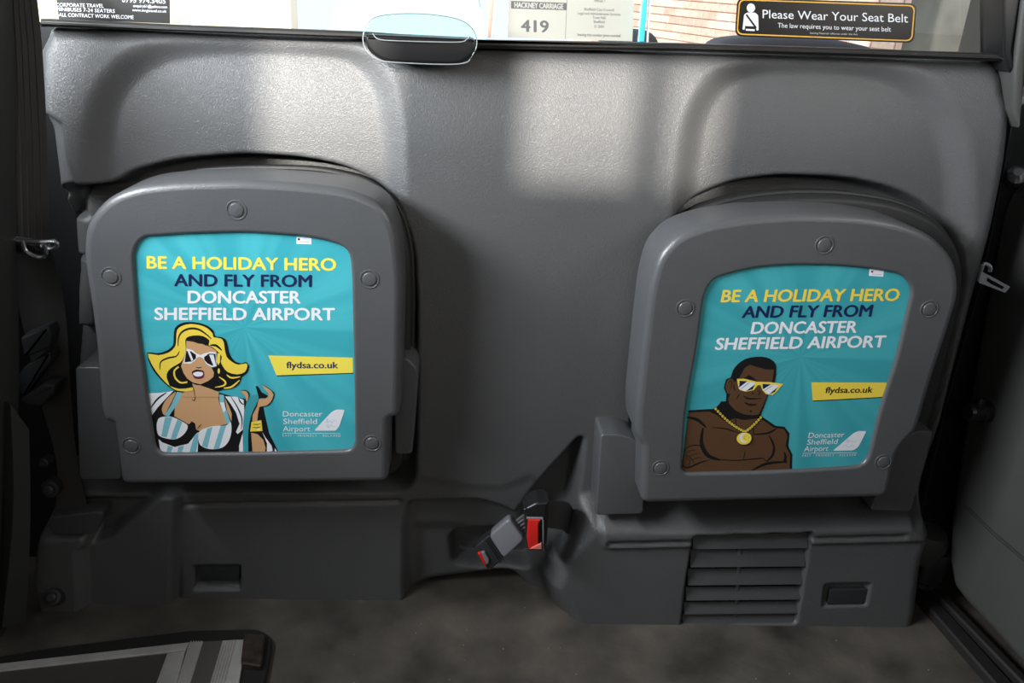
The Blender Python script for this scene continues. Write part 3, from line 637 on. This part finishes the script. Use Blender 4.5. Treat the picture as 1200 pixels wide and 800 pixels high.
# ------------------------------------------------------------------ details of the bulkhead
for k, (y0, y1) in enumerate([(65, 118), (138, 203), (228, 287), (314, 358), (384, 422), (438, 476)]):
    f = lambda y: (130-55*(y-60)/415, 665-62*(y-60)/415)
    q = [(780+f(y0)[0]/4, 610+y0/4), (780+f(y0)[1]/4, 610+y0/4-1.2), (780+f(y1)[1]/4, 610+y1/4-1.2), (780+f(y1)[0]/4, 610+y1/4)]
    Yt = -0.036; A, B, C_, D = [P(x, y, Yt) for x, y in q]; s = MB()
    # blade leans out towards its lower edge
    prof = lambda T, Bm: [T+np.array([0, .010, -.003]), T+np.array([0, .003, -.001]), Bm+np.array([0, -.006, .004]), Bm+np.array([0, -.008, 0]), Bm+np.array([0, -.004, -.003]), Bm+np.array([0, .006, .002])]
    s.rings([prof(A, D), prof(B, C_)], M_SLAT, True, True); s.build('vent_slat', panel, ang=25)
s = MB(); slab(s, [(865, 640), (869, 640), (864, 728), (860, 728)], -0.037, -0.012, 0.001, M_PANEL); s.build('vent_divider', panel)
s = MB(); slab(s, [(805, 628), (948, 624), (932, 730), (799, 732)], -0.0135, -0.011, 0.0005, M_BLACK); s.build('vent_backing', panel)
for q, Y in (([(233, 661), (281, 660), (280, 680), (234, 681)], 0.0065), ([(973, 691), (1017, 690), (1013, 708), (970, 709)], -0.043)):
    s = MB(); slab(s, q, Y, Y+0.010, 0.001, M_DARK, 1); s.build('blanking_plate', panel)
s = MB(); slab(s, [(57, 606), (110, 600), (121, 600), (119, 612), (110, 626), (63, 627), (57, 620)], -0.034, -0.005, 0.003, M_SLAT, 5)
s.build('belt_guide', panel)

# ------------------------------------------------------------------ payment tray on the sill
tray = empty('payment_tray', P(491, 74, -0.02), 'black oval coin tray with clear scoop on the bulkhead sill', 'tray')
t = MB(); outl = fillet([(426, 40), (557, 46), (559, 62), (540, 76), (452, 74), (430, 60)], [5, 5, 12, 12, 12, 12])
slab(t, outl, -0.030, 0.05, 0.005, M_BLACK); t.build('tray_body', tray)
t = MB(); rim = [P(x, y, -0.033) for x, y in catmull([(426, 40), (428, 56), (440, 68), (462, 73), (538, 75), (554, 64), (559, 48), (552, 32), (535, 22), (500, 16.5), (462, 16.5), (436, 22)], 5)]
t.tube(rim+[rim[0]], 0.0007, M_RIM, 8, False); t.tube([P(x, y, -0.034) for x, y in catmull([(437, 39), (444, 46), (470, 48), (535, 49.5), (547, 46), (551, 42)], 5, False)], 0.0007, M_RIM, 8)
t.build('clear_rim', tray)
t = MB(); lens = [(P(x, y, -0.031)) for x, y in catmull([(428, 40), (436, 23), (462, 17), (500, 17), (535, 23), (551, 32), (558, 46)], 5, False)]
t.add(list(lens)+[p+np.array([0, .003, 0]) for p in lens], [tuple(range(len(lens)))[::-1], tuple(len(lens)+i for i in range(len(lens)))]+[(i, i+1, len(lens)+i+1, len(lens)+i) for i in range(len(lens)-1)], M_CLEAR); t.build('clear_scoop', tray)

# ------------------------------------------------------------------ notices on the glass
YS = YG-0.003
a = Art(ID, YS)
a.poly([(597, -14), (744, -14), (741, 48.5), (595, 43.5)], M_CARD, 0); a.line([(665, -14), (662.5, 46)], 0.5, M_GREY, False)
a.poly([(599, 1), (664.5, 3.5), (664, 12), (599, 10)], M_GREY, 0)
text(a, 'HACKNEY CARRIAGE', 603, 660, 8.6, 10.6, 6.0, M_CARD, off=0.02)
text(a, '419', 611, 642.5, 36.8, 38, 13.4, M_GREY, off=0.03)
for t, w, y in (('Sheffield City Council', 35, 12.3), ('Legal and Administrative Services', 50, 17), ('Town Hall', 15, 22), ('Sheffield', 13, 27), ('S1 2HH', 11, 32.5), ('Seating this number given overleaf', 51, 42)):
    text(a, t, 702-w/2, 702+w/2, y, y+w*.03, 3.2, M_GREY, off=0.0)
text(a, 'PAGE 1', 697, 709, 2.4, 2.6, 3, M_GREY)
a.build('licence_notice', label='cream hackney carriage licence card numbered 419 on the glass', cat='notice')
a = Art(ID, YS)
rr = lambda k: fillet([(864+k, -3+k), (1074.5-k, 4+k), (1071-k, 50.5-k), (861+k, 42.5-k)], 9-k*.6, 6)
a.poly(rr(0), M_STK, 0); a.poly(rr(2), M_AMBER, 0); a.poly(rr(3.4), M_STK, 0)
text(a, 'Please Wear Your Seat Belt', 893.7, 1064, 21.2, 26.4, 9.8, M_WHITE, off=0.004); text(a, 'The law requires you to wear your seat belt', 911.5, 1044, 32.2, 37, 5.4, M_WHITE)
text(a, 'Seating Material: offences under the Act', 949, 1005, 39.6, 41.2, 2, M_CARD)
a.disc((880, 9.3), 4.9, 5.3, M_WHITE); a.poly(fillet([(872, 17), (876, 14.5), (885, 14.8), (888.5, 18), (889, 35.5), (886.5, 35.8), (886, 33), (873, 32.5), (872.5, 35), (870, 34.5)], 1.5), M_WHITE, 0)
a.line([(874.5, 17), (885.5, 32)], 2.2, M_STK, False); a.line([(873, 31.6), (886.5, 32.2)], 2.4, M_STK, False); a.poly([(874, 33.8), (884.5, 34.3), (884.4, 36.4), (874, 36)], M_WHITE, 0)
a.build('seat_belt_sticker', label='black seat belt sticker with amber border and white passenger symbol on the glass', cat='sticker')
a = Art(ID, YS)
a.poly([(64, -16), (199, -16), (199.5, 27.8), (69, 22.5)], M_STK, 0)
text(a, 'CORPORATE TRAVEL', 65.5, 121.5, 7.5, 9, 4.2, M_WHITE, off=.012); text(a, 'MINIBUSES 7-24 SEATERS', 66, 134.5, 12.6, 15.2, 4.2, M_WHITE, off=.012); text(a, 'ALL CONTRACT WORK WELCOME', 69, 156.5, 19.2, 22.4, 4.2, M_WHITE, off=.012)
text(a, '0795 974.5405', 143, 194, 2.6, 4.2, 5.6, M_WHITE, off=.012); text(a, 'enquiry61@yahoo.com', 156, 196, 8.2, 9.8, 3.2, M_WHITE); text(a, 'www.mrgtravel.co.uk', 155, 195, 13.2, 14.8, 3.2, M_WHITE)
a.build('travel_sticker', label='black travel hire sticker with white lettering at the left end of the glass', cat='sticker')
a = Art(ID, YS); a.poly([(201.5, -10), (222, -10), (219, 28.5), (202, 28)], mat('frosted_tape', (0.45, 0.47, 0.42), 0.6, vary=.3, vscale=60), 0)
a.build('clear_tape', label='frosted grey strip of tape beside the travel sticker', cat='tape')

# ------------------------------------------------------------------ seat belts
belt = empty('seat_belt', P(90, 612, -0.03), 'black seat belt hanging down the left pillar with steel tongue', 'seat belt')
s = MB(); Lp = [P(2, -30, -0.06), P(5, 60, -0.055), P(8, 160, -0.05), (P(12, 285, -0.045))]; Rp = [P(40, -30, -0.05), P(49, 50, -0.04), P(55, 160, -0.035), (P(58, 285, -0.03))]
ribbon(s, Lp, Rp, 0.0016, M_WEB)
for k in (0.16, 0.34, 0.5, 0.66, 0.84):
    s.tube([np.array(l)*(1-k)+np.array(r)*k+np.array([0, -.0008, 0]) for l, r in zip(Lp, Rp)], 0.0011, M_WEB, 6)
s.build('upper_webbing', belt)
s = MB(); ribbon(s, [P(13, 288, -0.045), P(22, 360, -0.01), P(48, 470, 0.01), P(66, 540, 0.0), P(69, 615, -0.02)], [P(58, 285, -0.03), P(76, 360, 0.01), P(84, 470, 0.01), P(91, 540, 0.0), P(107, 613, -0.02)], 0.0016, M_WEB); s.build('lower_webbing', belt)
s = MB()
s.tube([P(x, y, -0.062) for x, y in catmull([(2, 269), (8, 277), (24, 282), (40, 283), (52, 283), (64, 283), (67, 287), (60, 291), (48, 288)], 4, False)], 0.0030, M_CHROME, 10)
s.tube([P(x, y, -0.064) for x, y in catmull([(26, 282), (30, 293), (38, 299), (50, 301), (54, 295), (52, 286)], 4, False)], 0.0030, M_CHROME, 10)
slab(s, [(8, 276), (60, 283), (58, 289), (12, 286)], -0.060, -0.056, 0.001, M_CHROME); s.build('steel_tongue', belt, label='bright steel belt tongue')
s = MB(); slab(s, [(10, 284), (52, 288), (50, 298), (12, 296)], -0.056, -0.048, 0.002, M_BLACK, 2); s.build('tongue_sleeve', belt)
# dark buckle stalk on the left pillar
st = empty('buckle_stalk', P(40, 490, -0.02), 'dark belt buckle on a stalk low on the left pillar', 'buckle')
s = MB(); slab(s, [(23, 396), (56, 382), (60, 392), (58, 408), (28, 420)], -0.035, -0.01, 0.004, M_DARK, 3); s.build('buckle_head', st)
s = MB(); slab(s, [(16, 448), (28, 430), (58, 412), (60, 424), (46, 440), (28, 466)], -0.03, -0.005, 0.003, M_DARK, 3); s.build('stalk', st)
s = MB(); slab(s, [(24, 468), (50, 450), (64, 452), (62, 462), (46, 477), (28, 474)], -0.04, -0.01, 0.003, M_DARK, 3); s.build('lower_clip', st)
sp = MB(); ribbon(sp, [P(-4, 455, -0.05), P(4, 490, -0.05), P(12, 540, -0.05)], [P(4, 462, -0.04), P(18, 500, -0.04), P(28, 528, -0.04)], 0.003, M_DARK)
sp.build('hanging_strap', label='short dark strap end at the left edge below the pillar buckle', cat='strap')

# loose grey buckle and red buckle in the middle
def obox(mb, c, u, v, du, dv, dn, m, bev):
    u = np.array(u, float); u /= np.linalg.norm(u); v = np.array(v, float); v -= u*np.dot(u, v); v /= np.linalg.norm(v); n = np.cross(u, v)
    mb.box(c, (du, dv, dn), m, np.stack([u, v, n], 1), bev); return u, v, n
b1 = empty('grey_seat_belt_buckle', P(590, 665, -0.02), 'scuffed grey buckle lying diagonally with small red window, left of the red buckle', 'buckle')
Yk = -0.050
pa = P(568, 655, Yk); pb = P(603, 620, Yk); ux = pb-pa
pc = P(582.5, 634.5, Yk); A1 = P(555+0/7.275, 570+540/7.275, Yk); 
tl, tr, br, bl = P(555+305/7.275, 570+275/7.275, Yk), P(555+435/7.275, 570+450/7.275, Yk-.004), P(555+130/7.275, 570+735/7.275, Yk-.004), P(555+5/7.275, 570+530/7.275, Yk)
def quadbox(mb, Q, th, m, bev=0.003, crown=0.0):
    """rounded slab on four 3-D corners, extruded away from the camera"""
    Q = [np.array(q) for q in Q]; n = np.cross(Q[1]-Q[0], Q[3]-Q[0]); n /= np.linalg.norm(n)
    if n[1] < 0: n = -n
    c = sum(Q)/4; u = (Q[1]-Q[0]); u /= np.linalg.norm(u); v = np.cross(n, u)
    p2 = [(np.dot(q-c, u), np.dot(q-c, v)) for q in Q]; p2 = fillet(p2, bev*2.6, 4)
    rs = [[c+u*x+v*y+n*th for x, y in inset2(p2, bev*.6)], [c+u*x+v*y+n*(th-bev) for x, y in p2]]
    for k in range(4):
        a_ = math.pi/2*k/3; rs.append([c+u*x+v*y+n*bev*(1-math.sin(a_)) for x, y in inset2(p2, bev*(1-math.cos(a_)))])
    mb.rings(rs, m, True, True)
L_ = lambda a_, b_, t: a_*(1-t)+b_*t
s = MB(); quadbox(s, [tl, tr, L_(tr, br, .58), L_(tl, bl, .58)], 0.020, M_BUCK, .0028); s.build('buckle_cover', b1, label='glossy scuffed grey cover')
s = MB(); off = np.array([0, .002, 0]); quadbox(s, [L_(tl, bl, .55)+off, L_(tr, br, .55)+off, br+off, bl+off], 0.020, M_DARK, .0024); s.build('buckle_mouth', b1)
for t in (.60, .645, .69):
    s = MB(); s.tube([L_(tl, bl, t)-off*.2, L_(tr, br, t)-off*.2], 0.0013, M_DARK, 8); s.build('ridge', b1)
s = MB(); slab(s, [(560, 649), (563.5, 648), (570, 661), (568.5, 663.5)], Yk-.0055, Yk, 0.0005, M_RED); s.build('red_marker', b1)
s = MB(); slab(s, fillet([(563.5, 648), (568, 647), (573, 656), (571.5, 661), (569.5, 660)], 1.5), Yk-.005, Yk, 0.0004, M_BUCK); s.build('grey_marker', b1)
s = MB(); ribbon(s, [P(604, 610, -.035), P(614, 603, -.03), P(624, 598, -.02)], [P(616, 627, -.035), P(624, 622, -.03), P(634, 616, -.02)], .004, mat('grey_ribbed_strap', (.16, .15, .14), .6))
for k in (.2, .4, .6, .8): s.tube([L_(P(604, 610, -.0375), P(616, 627, -.0375), k), L_(P(614, 603, -.0325), P(624, 622, -.0325), k)], .0010, M_CARD if False else M_BUCK, 6)
s.build('strap', b1)
b2 = empty('red_seat_belt_buckle', P(640, 645, -0.03), 'black belt buckle with a big red release button beside the bulkhead recess', 'buckle')
Z7 = lambda x, y, Y: P(555+x/7.275, 570+y/7.275, Y)
s = MB(); fo = [(445, 265), (595, 270), (605, 400), (590, 550), (465, 545), (450, 440)]
slab(s, [(555+x/7.275, 570+y/7.275) for x, y in [(440, 190), (540, 140), (640, 135), (640, 300), (625, 480), (600, 555), (462, 548), (446, 430)]], -0.080, -0.045, 0.004, M_BLACK, 3); s.build('buckle_body', b2)
s = MB(); slab(s, [(555+x/7.275, 570+y/7.275) for x, y in [(465, 285), (575, 285), (555, 320), (556, 500), (580, 535), (470, 538), (456, 440)]], -0.084, -0.078, 0.0012, M_RED, 1); s.build('release_button', b2, label='bright red release button')
s = MB(); slab(s, [(555+x/7.275, 570+y/7.275) for x, y in [(485, 530), (560, 490), (578, 485), (580, 535)]], -0.0855, -0.080, 0.0005, M_PINK); s.build('button_foot', b2)
s = MB(); slab(s, [(555+x/7.275, 570+y/7.275) for x, y in [(452, 266), (592, 268), (600, 300), (598, 540), (588, 548), (585, 290), (580, 280), (452, 278)]], -0.0825, -0.079, 0.0006, M_BUCK); s.build('button_surround', b2)
s = MB(); slab(s, [(555+x/7.275, 570+y/7.275) for x, y in [(425, 195), (455, 180), (600, 125), (640, 120), (640, 150), (560, 160), (450, 215)]], -0.076, -0.05, 0.002, M_BLACK); s.build('buckle_top', b2)
s = MB(); ribbon(s, [Z7(625, 125, -.062), Z7(720, 120, -.055), Z7(800, 135, -.03), Z7(840, 200, 0.01), Z7(845, 260, .045)], [Z7(625, 345, -.062), Z7(700, 355, -.055), Z7(770, 375, -.03), Z7(815, 420, 0.01), Z7(815, 430, .045)], .004, M_WEB); s.build('webbing', b2)
# ------------------------------------------------------------------ bolts, ramp, floor details on the left
for bx, by, lb in ((54, 578, 'dark bolt head on the left pillar above the belt guide'), (57, 706, 'round floor bolt in front of the left corner block'), (47, 547, 'small dark stud on the left pillar, uppermost of the bolts')):
    s = MB(); c = P(bx, by, -0.035 if by < 600 else -0.055); R = 0.010 if by != 547 else 0.005
    lathe(s, c+np.array([0, 0.012, 0]), (0.1, -1, 0.25 if by < 600 else .7), [(R*1.3, -.02), (R*1.3, 0), (R*1.2, .003), (R*.8, .0035), (R*.75, .009), (R*.5, .011), (0, .0112)], M_DARK)
    s.build('bolt', label=lb, cat='bolt', group='bolts on the left pillar and floor')
ramp = empty('step_plate', PZ(150, 780, 0), 'aluminium edged step plate in a black frame on the floor', 'step plate')
s = MB(); slabZ(s, fillet([(-60, 778), (60, 758), (150, 747), (222, 738), (304, 736), (320, 747), (312, 790), (290, 900), (-60, 900)], [1, 1, 1, 1, 10, 10, 1, 1, 1]), 0.010, 0.0, 0.002, M_RUB); s.build('black_frame', ramp)
def strip(nm, q, z, m, **k): s = MB(); slabZ(s, q, z, 0.006, 0.0006, m); return s.build(nm, ramp, **k)
def ext(p, q, y=880): t = (y-p[1])/(q[1]-p[1]); return (p[0]+(q[0]-p[0])*t, y)
E_ = lambda p, q: ext(p, q)
strip('grey_plate', [(-60, 793), (0, 785), (196, 765), E_((196, 765), (183, 800)), (-60, 880)], 0.0125, mat('grey_plate', (0.075, 0.068, 0.06), 0.45, bump=.1, bscale=150, vary=.15))
strip('edge_strip', [(-60, 785), (0, 777), (222, 752), (217, 761), (0, 785.5), (-60, 794)], 0.0150, M_ALU)
strip('silver_band', [(196, 765), (217, 762), E_((217, 762), (207, 800)), E_((196, 765), (183, 800))], 0.0140, M_ALU)
strip('ribbed_band', [(222, 752), (238, 751), E_((238, 751), (223, 800)), E_((222, 752), (207, 800))], 0.0135, M_ALU)
strip('dark_band', [(238, 751), (261, 750), E_((261, 750), (246, 800)), E_((238, 751), (223, 800))], 0.0135, mat('worn_grip', (0.10, 0.09, 0.08), .6, bump=.2, bscale=200))
strip('ribbed_band', [(261, 750), (277, 749), E_((277, 749), (264, 800)), E_((261, 750), (246, 800))], 0.0135, M_ALU)
strip('silver_band', [(277, 749), (288, 749), E_((288, 749), (280, 800)), E_((277, 749), (264, 800))], 0.0140, M_ALU)
for (x0, x1), (w0, w1) in (((222, 238), (207, 223)), ((261, 277), (246, 264))):
    for k in (.12, .31, .5, .69, .88):
        p = (x0+(x1-x0)*k, 751); q = (w0+(w1-w0)*k, 800); s = MB(); s.tube([PZ(*p, 0.0142), PZ(*ext(p, q), 0.0142)], 0.0009, M_ALU, 6); s.build('rib', ramp)
s = MB(); slabZ(s, fillet([(286, 741), (311, 742), (306, 780), (282, 776)], 4), 0.020, 0.006, 0.002, mat('rusted_black_bracket', (0.035, 0.025, 0.018), 0.6, vary=.6, vscale=60, bump=.3, bscale=100)); s.build('corner_bracket', ramp)
# left pillar mouldings
s = MB(); ribbon(s, [P(6, 470, -0.10), P(10, 600, -0.10), P(0, 730, -0.10)], [P(28, 500, -0.08), P(30, 620, -0.08), P(28, 722, -0.08)], .02, M_TRIM); s.build('trim_4', kind='structure')
s = MB(); ribbon(s, [P(-30, -30, -0.12), P(-26, 120, -0.12), P(-20, 300, -0.12), P(-14, 470, -.12), P(-24, 800, -.12)], [P(2, -30, -0.06), P(6, 120, -0.06), P(9, 300, -0.06), P(12, 470, -.06), P(0, 800, -.06)], .02, M_TRIM); s.build('trim_5', kind='structure')

# ------------------------------------------------------------------ right door side
XD = 0.80
s = MB(); slabX(s, [(1260, 215), (1200, 212), (1183, 218), (1171, 242), (1160, 300), (1142, 400), (1122, 520), (1110, 600), (1107, 650), (1113, 688), (1130, 710), (1165, 748), (1200, 788), (1300, 900), (1500, 900), (1500, 215)], XD, XD+0.08, 0.022, M_DOOR, 8)
door = s.build('door_1', kind='structure', label='dark grey door trim panel at the right edge')
s = MB()
for pts, r in (([(1131, 592), (1165, 625), (1200, 655), (1280, 724)], .0028),):
    s.tube([PX(x, y, XD-0.0003) for x, y in pts], r, M_TRIM, 8)
s.build('seam', door)
kn = empty('door_knob', PX(1158, 482, XD), 'black knurled knob on the right door panel', 'knob')
s = MB(); c = PX(1158, 482, XD); lathe(s, c, (-1, -.15, 0), [(.016, -.01), (.016, .012), (.013, .014), (.012, .020), (.014, .022), (.014, .032), (.011, .036), (0, .0365)], M_BLACK); s.build('knob_body', kn)
s = MB(); c2 = PX(1147, 478, XD-.02); s.box(c2, (.012, .012, .034), M_BLACK, None, .003); s.build('lever', kn)
lt = empty('belt_tongue', P(1150, 330, 0.02), 'steel belt tongue sticking out between the right bulkhead edge and the door', 'belt tongue')
def frame2(mb, outer, inner, Y, th, m):
    o3 = [P(x, y, Y) for x, y in outer]; i3 = [P(x, y, Y) for x, y in inner]; b = np.array([0, th, 0])
    mb.rings([[p+b for p in o3], o3, i3, [p+b for p in i3], [p+b for p in o3]], m, False, False)
s = MB(); frame2(s, [(1150, 318), (1162, 324), (1184, 336), (1178, 343), (1160, 336), (1147, 331)], [(1157, 325), (1162, 328), (1177, 336), (1175, 339), (1162, 333), (1156, 329)], -0.045, 0.003, M_CHROME); s.build('tongue_blade', lt)
s = MB(); s.tube([P(x, y, -.045) for x, y in catmull([(1146, 329), (1149, 318), (1153, 309), (1160, 312), (1160, 318)], 4, False)], .0026, M_CHROME, 8); s.build('tongue_loop', lt)
# pillar trims right; black sheet stands in for the dark gap beside the door
s = MB(); slab(s, [(1176, -30), (1200, -30), (1186, 60), (1190, 80), (1182, 84), (1176, 64)], 0.0, 0.05, 0.003, M_BLACK); s.build('trim_6', kind='structure')
s = MB(); slab(s, [(1203, -30), (1225, -30), (1205, 60), (1196, 150), (1188, 130), (1190, 80)], -0.005, 0.05, 0.006, M_DOOR); s.build('trim_11', kind='structure')
s = MB(); slab(s, [(1188, 130), (1230, 100), (1230, 260), (1160, 560), (1090, 700), (1060, 690), (1110, 470), (1150, 330), (1176, 200)], 0.10, 0.12, 0.002, M_BLACK); s.build('dark_gap_sheet', kind='structure')
s = MB(); lathe(s, PX(1192, 206, XD-.01), (-.4, -.6, .5), [(.014, -.01), (.014, .004), (.011, .008), (.006, .012), (0, .0122)], M_CHROME); s.build('striker_bolt', label='chrome bolt above the door panel at the right edge', cat='bolt')
# rolled foot beside the panel, sill strips
rl = empty('check_roller', P(1080, 680, 0.0), 'dark worn roller standing in the corner between bulkhead and right door', 'roller')
s = MB(); lathe(s, P(1080, 672, 0.02), (0.05, -0.1, 1), [(.028, -.01), (.028, .0), (.031, .004), (.031, .055), (.028, .060), (.0, .060)], M_BLACK); s.build('roller_base', rl)
s = MB(); lathe(s, P(1079, 645, 0.02), (0.05, -0.1, 1), [(.034, -.006), (.035, .0), (.033, .03), (.026, .042), (.0, .046)], M_TRIM); s.build('roller_cap', rl)
for nm, q, z in (('trim_13', [(1068, 688), (1082, 684), (1260, 880), (1236, 880)], 0.016), ('trim_14', [(1092, 690), (1104, 690), (1290, 880), (1276, 880)], 0.022)):
    s = MB(); slabZ(s, q, z, 0.0, 0.003, M_RUB); s.build(nm, kind='structure')
s = MB(); slab(s, fillet([(1040, 690), (1062, 686), (1068, 700), (1060, 726), (1046, 740), (1036, 736)], 6), -0.030, 0.03, 0.012, M_DARK); s.build('foot_moulding', panel)

# grit on the floor
s = MB(); rg = random.Random(3)
for k in range(80):
    x, y = rg.uniform(-.75, .75), rg.uniform(-.30, .02); r = rg.uniform(.0005, .0010)
    
    if x < -.22: continue
    s.box((x, y, r*.6), (r*2, r*1.6, r*1.2), M_GRIT)
s.build('grit', smooth=False, label='scattered pale grit specks on the dark floor', cat='grit', kind='stuff')

# ------------------------------------------------------------------ outside, seen through the partition glass
plane_box('ground', (-14, 0.6, -0.6), (16, 22, -0.45), M_ROAD, 'pale concrete yard outside beyond the partition glass')
def proj(p):
    d = np.array(p)-CAM; z = d@FW; return 600+FPX*(d@RT)/z, 400-FPX*(d@UP)/z, z
A = np.array([3.30, 4.7]); B = np.array([1.30, 9.9]); dr = B-A; LN = np.linalg.norm(dr); dr /= LN
nrm = np.array([-dr[1], dr[0]]); nrm = nrm if nrm[1] < 0 else -nrm
tilt = 0.03
s = MB(); Rw = np.stack([np.array([dr[0], dr[1], 0]), np.array([nrm[0], nrm[1], 0]), np.array([0, 0, 1.0])], 1)
s.box((*((A+B)/2-nrm*.06), 1.3), (LN, .10, 3.8), M_MORTAR, Rw)
bw = s.build('brick_wall', label='sunlit red brick wall outside, right of the licence card', cat='wall', smooth=False)
bm_ = {}
for i, m in enumerate(M_BRICK):
    q = MB().box((0, 0, 0), (.215, .02, .065), m, None, .004); me = bpy.data.meshes.new('brick'); me.from_pydata(q.v, [], q.f); me.materials.append(m); bm_[i] = me
cand = []
cs, sn = math.cos(math.atan(tilt)), math.sin(math.atan(tilt))
for r in range(-12, 40):
    for c in range(0, int(LN/.225)):
        u = .12+c*.225+(.1125 if r % 2 else 0)
        if u > LN-.1: continue
        z = 0.2+r*.075+tilt*u; pos = np.array([*(A+dr*u), z]); x, y, d = proj(pos)
        if 690 < x < 1125 and -8 < y < 70: cand.append((d, pos))
cand.sort(key=lambda t: t[0])
ob = bw
Rt = Matrix(((dr[0]*cs, nrm[0], -dr[0]*sn), (dr[1]*cs, nrm[1], -dr[1]*sn), (sn, 0, cs)))
rest = MB()
for i, (d, pos) in enumerate(cand):
    if i < 300:
        o = bpy.data.objects.new('brick', bm_[rg.randrange(4)]); SC.collection.objects.link(o); o.parent = bw
        o.matrix_local = Matrix.Translation(Vector(pos)-ORG[bw.name]) @ Rt.to_4x4()
    else: rest.box(pos, (.215, .02, .065), M_BRICK[rg.randrange(4)], np.array(Rt))
if rest.v: rest.build('far_brick', bw, smooth=False, kind='stuff')
s = MB(); q0 = np.array([2.02, 2.9]); 
s.box((3.42, 4.35, 1.2), (1.1, .4, 3.6), M_CONC, None, .03); s.build('rendered_pier', label='grey weathered rendered pier outside at the right end of the glass', cat='pier')
s = MB(); s.box((-3.9, 6.3, .9), (5.0, .3, 3.0), M_MORTAR); cw = s.build('stone_wall', label='cream sunlit block wall outside at the left end of the glass', cat='wall', smooth=False)
for r in range(5):
    for c in range(10):
        x = -6.2+c*.5+(.25 if r % 2 else 0)
        if x > -1.6: continue
        q = MB().box((x, 6.145, .42+r*.24), (.485, .012, .225), M_CREAM, None, .008); q.build('block', cw)
car = empty('parked_car', (-0.6, 7.2, -0.45), 'white car parked in front with pale blue windscreen', 'car')
def carpart(nm, pts, x0, x1, m, bev=.03):
    yz = fillet([(p[0], p[1]) for p in pts], .08); rs = [[(x0+bev, *q) for q in inset2(yz, bev)], [(x0, *q) for q in yz], [(x1, *q) for q in yz], [(x1-bev, *q) for q in inset2(yz, bev)]]
    s = MB(); s.rings(rs, m, True, True); return s.build(nm, car)
carpart('car_body', [(5.4, -.15), (9.4, -.15), (9.4, .55), (8.9, .62), (6.7, .62), (5.5, .40)], -1.35, .35, M_CARP, .06)
carpart('car_roof', [(7.2, 1.12), (8.6, 1.10), (8.5, 1.18), (7.3, 1.20)], -1.15, .15, M_CARP)
s = MB(); s.add([(-1.2, 6.62, .62), (.2, 6.62, .62), (.08, 7.22, 1.14), (-1.08, 7.22, 1.14)], [(0, 1, 2, 3)], M_CGLS); s.build('windscreen', car)
carpart('cabin', [(6.75, .6), (8.8, .6), (8.5, 1.12), (7.25, 1.12)], -1.14, .14, M_CGLS)
for x in (-1.28, .28):
    for y in (6.1, 8.7):
        s = MB(); lathe(s, (x-.09, y, -.13), (1, 0, 0), [(.0, .0), (.2, .0), (.32, .02), (.32, .17), (.2, .19)], M_RUB); s.build('wheel', car)
# driver's compartment mouldings just beyond the glass
def hump(nm, cx0, cx1, ytop, ybase, Y, lb, cat, ht=0.09):
    s = MB(); a0 = P(cx0, ybase, Y); a1 = P(cx1, ybase, Y); tp = P((cx0+cx1)/2, ytop, Y)
    pts = fillet([(a0[0], 0.0), (a0[0]+.03, tp[2]-.015), ((a0[0]*2+a1[0])/3, tp[2]), ((a0[0]+2*a1[0])/3, tp[2]), (a1[0]-.03, tp[2]-.015), (a1[0], 0.0)], .04)
    s.rings(bevrings(pts, Y, Y+ht, .025), mat(nm+'_fabric', (.10, .10, .115), .8), True, True); s.build(nm, label=lb, cat=cat)
plane_box('floor_2', (-0.95, 0.17, -0.04), (1.02, 1.2, 0.0), M_TRIM)
hump('driver_seat', 690, 795, 34, 52, 0.45, 'grey rounded driver seat top beyond the glass, beside the cyan glass edge', 'seat')
hump('storage_ledge', 815, 1062, 43, 62, 0.50, 'long grey rounded ledge beyond the glass under the seat belt sticker', 'ledge')
